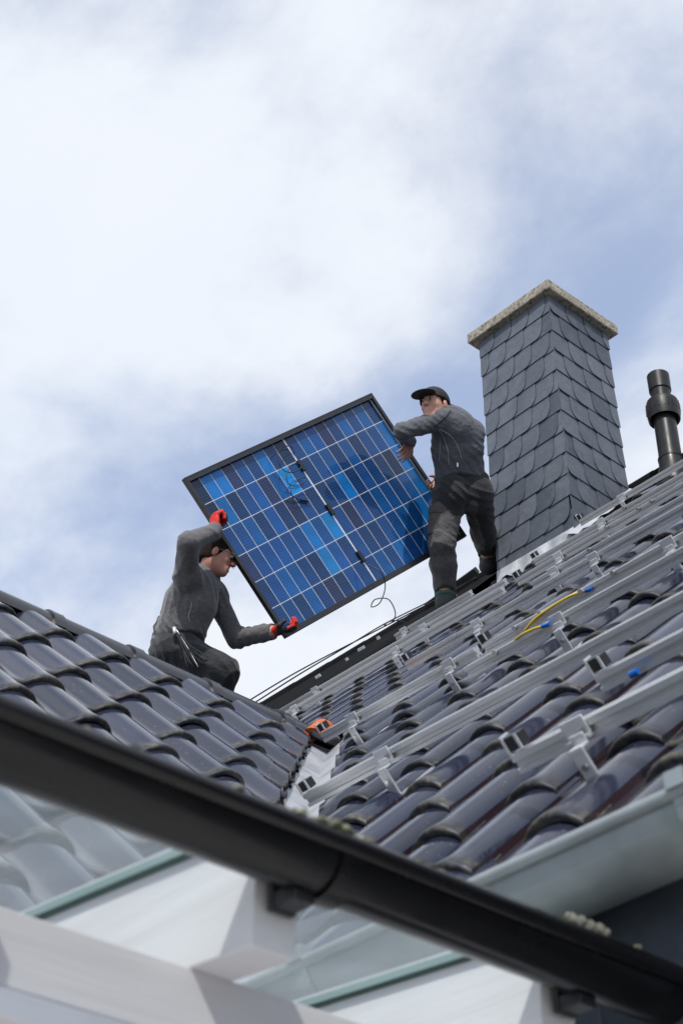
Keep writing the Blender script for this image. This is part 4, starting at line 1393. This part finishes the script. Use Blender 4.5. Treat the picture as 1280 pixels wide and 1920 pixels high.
sp['hands'] = hand(J['lw'], -Z * 0.9 - RH * 0.25 + TOW * 0.2, -RH * 0.7 - TOW * 0.6, -TOW, (22, 40, 30)) + hand(J['rw'], -RH * 0.7 - Z * 0.5, TOW * 0.9 - Z * 0.2, Z, (35, 45, 30))
def foot(an, d):
    an = Vector(an); d = Vector(d).normalized()
    return [cap(an, an - Z * 0.05, 0.044, 0.045, 0.03), cap(an - Z * 0.062 - d * 0.03, an - Z * 0.068 + d * 0.14, 0.040, 0.036, 0.03), cap(an - Z * 0.066 + d * 0.08 , an - Z * 0.07 + d * 0.16, 0.044, 0.036, 0.03)]
fdL, fdR = mV * 0.9 - X * 0.25, mV * 0.9 + X * 0.15
sp['feet'] = foot(J['la'], fdL) + foot(J['ra'], fdR)
hc = Vector((-6.3053, 6.7746, 7.5652))
HP, HQ, HA = head(hc, -RH * 0.58 + TOW * 0.80 - Z * 0.14, Z + RH * 0.10 - TOW * 0.05, J['nek'])
sp['head'] = HP
sp['skin'] = M_SKIN
man = make_person(sp)
tag(man, 'person in black cap and grey shirt standing beside the chimney, gripping the panel', 'person', 'roof workers')
B_ = sp['base']
waist = J['wai'] - Z * 0.015
shirt = sdf_obj('shirt', sp['torso'] + sp['arms'], 0.0065, M_SHIRT, B_, man, wr(0.0065, 0.9, (0.2, 0.2, 1), 0.4),
        [plane(waist - Z * 0.055, -Z), lambda G: np.where(np.linalg.norm(G - A3(J['nek']), axis=-1) < 0.075, (G - A3(J['nek'])) @ A3((Z * 0.9 - RH * 0.4).normalized()) - 0.028, -1.0)], 0.004)
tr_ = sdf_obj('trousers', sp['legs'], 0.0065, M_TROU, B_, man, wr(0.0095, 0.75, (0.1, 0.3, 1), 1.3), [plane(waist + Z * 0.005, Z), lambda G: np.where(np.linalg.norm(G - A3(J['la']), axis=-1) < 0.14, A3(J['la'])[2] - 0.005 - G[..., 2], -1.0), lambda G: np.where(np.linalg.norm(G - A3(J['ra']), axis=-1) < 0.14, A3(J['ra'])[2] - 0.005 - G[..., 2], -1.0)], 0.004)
tr_.data.materials.append(M_TROUB)  # black on seat and right leg, mostly shade put into the cloth colour
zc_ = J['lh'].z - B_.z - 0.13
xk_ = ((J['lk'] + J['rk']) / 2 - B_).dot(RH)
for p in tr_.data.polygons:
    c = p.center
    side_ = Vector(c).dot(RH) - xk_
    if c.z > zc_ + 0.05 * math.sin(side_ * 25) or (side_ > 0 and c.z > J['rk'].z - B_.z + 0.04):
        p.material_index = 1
# belt follows the waist
sdf_obj('belt', [cap(J['pel'], J['wai'] + Z * 0.1, 0.150, 0.138, 0.05, fl)], 0.006, M_BELT, B_, man, None, [plane(waist - Z * 0.004, Z), plane(waist - Z * 0.050, -Z)], 0.024)
for t_ in (0.10,):
    b = MB(); c = waist + TOW * 0.125 + RH * (-0.05 + t_ * 0.3) - Z * 0.03
    b.box(c - B_, RH * 0.005, TOW * 0.006, Z * 0.016); b.build('belt_loop', M_ALUW, man)
from mathutils.bvhtree import BVHTree
def seam(garment, root, base, name, aims, r, m, lift=0.001):
    """thin piping laid on a garment: points are dropped onto its surface"""
    t = BVHTree.FromPolygons([v.co + Vector(base) for v in garment.data.vertices], [tuple(p.vertices) for p in garment.data.polygons])
    pts = []
    for a in catmull([Vector(q) for q in aims], 6):
        h = t.ray_cast(a - CF * 0.6, CF, 1.2)
        if h[0] is not None:
            pts.append(h[0] + h[1] * lift - Vector(base))
    if len(pts) > 2:
        b = MB(); b.tube(pts, r, 6); autosmooth(b.build(name, m, root), 80)
M_PIPING = mat('silver_piping', (0.42, 0.42, 0.44), 0.4)
seam(shirt, man, B_, 'piping', ((-6.4022, 6.8951, 7.4913), (-6.4034, 6.9415, 7.4465), (-6.4191, 6.9871, 7.3881), (-6.4533, 7.0306, 7.3134)), 0.0020, M_PIPING)
seam(shirt, man, B_, 'piping', ((-6.3960, 6.8988, 7.4940), (-6.3672, 6.9690, 7.4568), (-6.3676, 7.0283, 7.4008), (-6.3841, 7.0701, 7.3452)), 0.0020, M_PIPING)
seam(shirt, man, B_, 'piping', ((-6.4112, 6.9211, 7.4580), (-6.4439, 6.9452, 7.4028), (-6.4828, 6.9746, 7.3366)), 0.0016, M_PIPING)
seam(shirt, man, B_, 'shoulder_band', ((-6.2965, 6.9026, 7.5894), (-6.3379, 6.8934, 7.5569), (-6.3824, 6.8778, 7.5272), (-6.4131, 6.8682, 7.5056)), 0.0065, M_BELT, -0.002)
# cargo pocket on the left thigh, with flap
tq = J['lh'] + (J['lk'] - J['lh']) * 0.62
tdir = (J['lk'] - J['lh']).normalized()
oN = (TOW * 0.80 - RH * 0.55).normalized(); oS = oN.cross(tdir).normalized(); oN = tdir.cross(oS).normalized() if tdir.cross(oS).dot(oN) > 0 else -tdir.cross(oS).normalized()
sdf_obj('cargo_pocket', [cap(tq - tdir * 0.05 + oN * 0.012 - oS * 0.025, tq + tdir * 0.07 + oN * 0.008 - oS * 0.025, 0.085, 0.082, 0.02)], 0.006, M_POCK, B_, man, wr(0.003, 0.9, (0, 0, 1), 2.0), [plane(tq + oS * 0.058, oS), plane(tq - oS * 0.068, -oS), plane(tq + oN * 0.03, -oN), plane(tq + tdir * 0.095, tdir), plane(tq - tdir * 0.07, -tdir)], 0.006)
sdf_obj('pocket_flap', [cap(tq - tdir * 0.12 + oN * 0.018 - oS * 0.025, tq - tdir * 0.03 + oN * 0.014 - oS * 0.025, 0.089, 0.087, 0.02)], 0.006, M_POCK, B_, man, None, [plane(tq + oS * 0.066, oS), plane(tq - oS * 0.074, -oS), plane(tq + oN * 0.03, -oN), plane(tq - tdir * 0.045, tdir), plane(tq - tdir * 0.10, -tdir)], 0.006)
for (an, fd) in ((J['la'], fdL), (J['ra'], fdR)):
    sdf_obj('shoe', foot(an, fd), 0.006, M_SHOE, B_, man, None, [plane(an - Z * 0.012, Z)], 0.016)
    sdf_obj('sock', [cap(an + Z * 0.06, an - Z * 0.03, 0.048, 0.050, 0.02)], 0.006, M_SOCK, B_, man, None, [plane(an + Z * 0.045, Z), plane(an - Z * 0.03, -Z)], 0.019)
# hair, cap with brim, eyes
def face_parts(q, ax, root, base, hair_clips, cap_on, m_hair=M_HAIR):
    cran = ell(q(-.016, 0, .030), ax, (.100, .078, .091), .02)
    nape = ell(q(-.055, 0, -.030), ax, (.050, .062, .05), .03)
    sdf_obj('hair', [cran, nape], 0.005, m_hair, base, root, None, hair_clips, 0.005)
    for s_ in (-1, 1):
        b = MB()
        c = q(.083, s_ * .031, .011) - Vector(base)
        bm = bmesh.new(); bmesh.ops.create_uvsphere(bm, u_segments=12, v_segments=8, radius=0.0112)
        bm.verts.index_update()
        b.add([v.co + c for v in bm.verts], [tuple(v.index for v in f.verts) for f in bm.faces]); bm.free()
        e_ = b.build('eye', M_EYEW, root, True)
        b = MB(); b.tube([c + ax[0] * 0.0080, c + ax[0] * 0.0118], 0.0072, 10); b.build('iris', M_EYE, e_)
        b = MB(); b.tube([q(.092, s_ * .016, .028) - Vector(base), q(.092, s_ * .034, .033) - Vector(base), q(.078, s_ * .050, .027) - Vector(base)], [.0035, .004, .0025], 6); b.build('eyebrow', m_hair, root, True)
Fd, Ld, Ud = HA
face_parts(HQ, HA, man, B_, [plane(HQ(.02, 0, 0), Fd + Ud * -0.55), plane(HQ(0, 0, -.055), -Ud)], True)
hat = sdf_obj('cap', [ell(HQ(-.012, 0, .040), HA, (.108, .088, .098), .02)], 0.005, M_CAP, B_, man, None, [plane(HQ(.095, 0, .036), -Ud + Fd * 0.12)], 0.004)
tilt = (Fd - Ud * 0.16).normalized(); tu = tilt.cross(Ld).normalized(); tu = tu if tu.dot(Ud) > 0 else -tu
V, Fc = surface([ell(HQ(.120, 0, .040), (tilt, Ld, tu), (.082, .080, .016), .01), ell(HQ(.120, 0, .024), (tilt, Ld, tu), (.09, .075, .014), .008, True)], 0.004)
d_ = bpy.data.meshes.new('brim'); d_.from_pydata((V - A3(B_)).tolist(), [], Fc.tolist()); d_.materials.append(M_CAP); d_.polygons.foreach_set('use_smooth', [True] * len(d_.polygons))
link(bpy.data.objects.new('brim', d_), hat)

# ---- crouching worker in red gloves, seen from the side
Lj = dict(pel=(-7.5060, 5.7115, 5.8932), wai=(-7.4371, 5.6930, 5.9791), che=(-7.3441, 5.6815, 6.1164), upc=(-7.2961, 5.6880, 6.2089), nek=(-7.2433, 5.7158, 6.2862),
          rs=(-7.2126, 5.5456, 6.1714), re=(-7.0241, 5.3953, 6.2459), rw=(-7.0153, 5.5862, 6.4144),
          ls=(-7.3271, 5.8351, 6.2434), le=(-7.3433, 6.0326, 6.0081), lw=(-7.0933, 6.0910, 5.9650),
          rh=(-7.4458, 5.6623, 5.8299), rk=(-7.2512, 5.8692, 5.6770), ra=(-7.5323, 6.0267, 5.4528),
          lh=(-7.5645, 5.7845, 5.9359), lk=(-7.6182, 6.0662, 5.8046), la=(-7.8290, 6.0685, 5.5588))
K = {k: Vector(v) for k, v in Lj.items()}
fl2 = (RH, 0.80)
sq = {}
sq['base'] = MP(-7.5, 3.3, 0)
sq['torso'] = [cap(K['pel'] + Z * 0.02, K['wai'], 0.142, 0.130, 0.05), cap(K['wai'], K['che'], 0.132, 0.140, 0.06), cap(K['che'], K['upc'], 0.140, 0.112, 0.06),
               cap(K['upc'], K['rs'], 0.105, 0.080, 0.05), cap(K['upc'], K['ls'], 0.105, 0.075, 0.05), cap(K['upc'], K['nek'], 0.085, 0.065, 0.04)]
sq['arms'] = [cap(K['rs'], K['re'], 0.066, 0.054, 0.04), cap(K['re'], K['rw'], 0.054, 0.046, 0.03), cap(K['ls'], K['le'], 0.063, 0.052, 0.04), cap(K['le'], K['lw'], 0.052, 0.047, 0.03)]
sq['legs'] = [cap(K['pel'] - Z * 0.02, K['pel'] + Z * 0.10, 0.155, 0.145, 0.05), cap(K['rh'], K['rk'], 0.112, 0.085, 0.05), cap(K['rk'], K['ra'], 0.083, 0.064, 0.04),
              cap(K['lh'], K['lk'], 0.110, 0.084, 0.05), cap(K['lk'], K['la'], 0.080, 0.064, 0.04)]
g1 = hand(K['rw'], Z * 0.95 - RH * 0.05, RH * 0.9 - TOW * 0.45, TOW * -1.0, (55, 75, 45), 1.22)
g2 = hand(K['lw'], RH * 0.97 + Z * 0.02, Z * 0.85 + TOW * 0.25, TOW, (24, 48, 40), 1.08)
sq['hands'] = g1 + g2
sq['feet'] = foot(K['ra'], mV) + foot(K['la'], mV)
h2 = Vector((-7.1645, 5.7307, 6.3676))
GP, GQ, GA = head(h2, RH * 0.95 - TOW * 0.02 - Z * 0.30, Z + RH * 0.30, K['nek'])
sq['head'] = GP
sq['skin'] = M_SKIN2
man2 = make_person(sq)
tag(man2, 'person in grey fleece jacket and red gloves crouching at the lower end of the panel', 'person', 'roof workers')
B2 = sq['base']
hem = K['wai'] - Z * 0.05
w1 = (K['rw'] - K['re']).normalized(); w2 = (K['lw'] - K['le']).normalized()
jp = [dict(p) for p in sq['torso'] + sq['arms']]
jacket = sdf_obj('jacket', jp, 0.0065, M_FLEECE, B2, man2, wr(0.0080, 0.8, (0.5, 0.3, 0.8), 2.2),
        [lambda G: np.where(np.linalg.norm(G - A3(K['wai']), axis=-1) < 0.34, (G - A3(hem)) @ A3((-Z * 0.93 + RH * 0.10 + TOW * 0.0).normalized()) - 0.035, -1.0),
         lambda G: np.where(np.linalg.norm(G - A3(K['rw']), axis=-1) < 0.09, (G - A3(K['rw'])) @ A3(w1) - 0.012, -1.0),
         lambda G: np.where(np.linalg.norm(G - A3(K['lw']), axis=-1) < 0.09, (G - A3(K['lw'])) @ A3(w2) - 0.016, -1.0)], 0.006)
seam(jacket, man2, B2, 'zip', ((-7.2864, 5.6524, 6.0826), (-7.3073, 5.6624, 6.0523), (-7.3326, 5.6678, 6.0221), (-7.3451, 5.6870, 5.9916)), 0.0022, M_PIPING)
seam(jacket, man2, B2, 'side_seam', ((-7.1482, 5.7399, 6.1380), (-7.2055, 5.7733, 6.0496), (-7.2607, 5.8090, 5.9612), (-7.3104, 5.8233, 5.8983)), 0.0018, M_BELT)
# stand-up collar
sdf_obj('collar', [cap(K['nek'] - Z * 0.02, K['nek'] + Z * 0.045 + RH * 0.01, 0.068, 0.064, 0.02)], 0.0055, M_BELT, B2, man2, None, [plane(K['nek'] + Z * 0.038, Z - RH * 0.35)], 0.008)
sdf_obj('trousers', sq['legs'], 0.0065, M_TROUB, B2, man2, wr(0.0105, 0.75, (0.6, 0.2, 0.7), 0.2), (), 0.004)
for an in (K['ra'], K['la']):
    sdf_obj('shoe', foot(an, mV), 0.006, M_SHOE, B2, man2, None, (), 0.008)
for gp, W_, wd_, pn in ((g1, K['rw'], w1, RH), (g2, K['lw'], w2, Z)):
    gl_ = sdf_obj('glove', gp, 0.004, M_GLOVE, B2, man2, None, [plane(W_ - wd_ * 0.002, -wd_)], 0.0045)
    # black coated palm and fingertips
    gl_.data.materials.append(M_GLOVEB)
    nrm_ = A3((RH * 0.9 - TOW * 0.45).normalized() if gp is g1 else (Z * 0.85 + TOW * 0.25).normalized())
    c0 = A3(W_) - A3(B2)
    dd_ = A3(Vector((Z * 0.95 - RH * 0.05) if gp is g1 else RH).normalized())
    for p in gl_.data.polygons:
        c = np.array(p.center) - c0; nn = np.array(p.normal)
        if (gp is g1 and (c @ nrm_ > 0.012 and nn @ nrm_ > 0.2)) or (gp is not g1 and (c @ dd_ > 0.035 and (nn @ nrm_ < -0.25 or c @ dd_ < 0.095))):
            p.material_index = 1
Fd, Ld, Ud = GA
face_parts(GQ, GA, man2, B2, [plane(GQ(.025, 0, 0), Fd + Ud * -0.60), plane(GQ(0, 0, -.048), -Ud)], False)
# safety glasses
M_LENS = mat('tinted_lens', (0.08, 0.05, 0.05), 0.1, coat=1.0)
b = MB()
b.box(GQ(.100, .034, .006) - B2, Ld * 0.028, Fd * 0.0015, Ud * 0.017); b.box(GQ(.100, -.034, .006) - B2, Ld * 0.028, Fd * 0.0015, Ud * 0.017)
gs = b.build('safety_glasses', M_LENS, man2); tag(gs)
for s_ in (-1, 1):
    b = MB(); b.tube([GQ(.100, s_ * .062, .012) - B2, GQ(.05, s_ * .078, .012) - B2, GQ(-.010, s_ * .084, .008) - B2], 0.003, 6); b.build('temple', M_LENS, gs)
# bundle of cable ties hanging from his hip pocket
ct0 = Vector((-7.3385, 5.5632, 5.8771))
M_TIE = mat('cable_tie_plastic', (0.045, 0.046, 0.05), 0.28)
bd = empty('cable_tie_bundle', ct0)
tag(bd, 'fan of thin black cable ties hanging from the crouching worker hip', 'cable ties')
rr = random.Random(11)
ends = [(-7.3296, 5.6555, 5.6638), (-7.3076, 5.6615, 5.6632), (-7.3006, 5.6798, 5.6530), (-7.2840, 5.6898, 5.6601), (-7.2812, 5.7036, 5.6500), (-7.2666, 5.7107, 5.6748), (-7.2603, 5.7256, 5.6671), (-7.2438, 5.7275, 5.6817), (-7.2313, 5.7323, 5.7066), (-7.3356, 5.6724, 5.6590)]
for k, e_ in enumerate(ends):
    e_ = Vector(e_) - ct0
    st = Vector((rr.uniform(-.008, .008), rr.uniform(-.008, .008), 0))
    md = (st + e_) / 2 + Vector((rr.uniform(-.012, .012), rr.uniform(-.012, .012), 0.015 - 0.004 * k))
    b = MB(); b.tube(catmull([st, md, e_], 5), 0.0030, 5)
    b.build('cable_tie', M_ALUW if k == 4 else M_TIE, bd, True)
b = MB(); b.tube([Vector((0, 0, .012)), Vector((0.004, 0.004, -0.03))], 0.011, 10); b.build('tie_band', M_ALUW, bd, True)
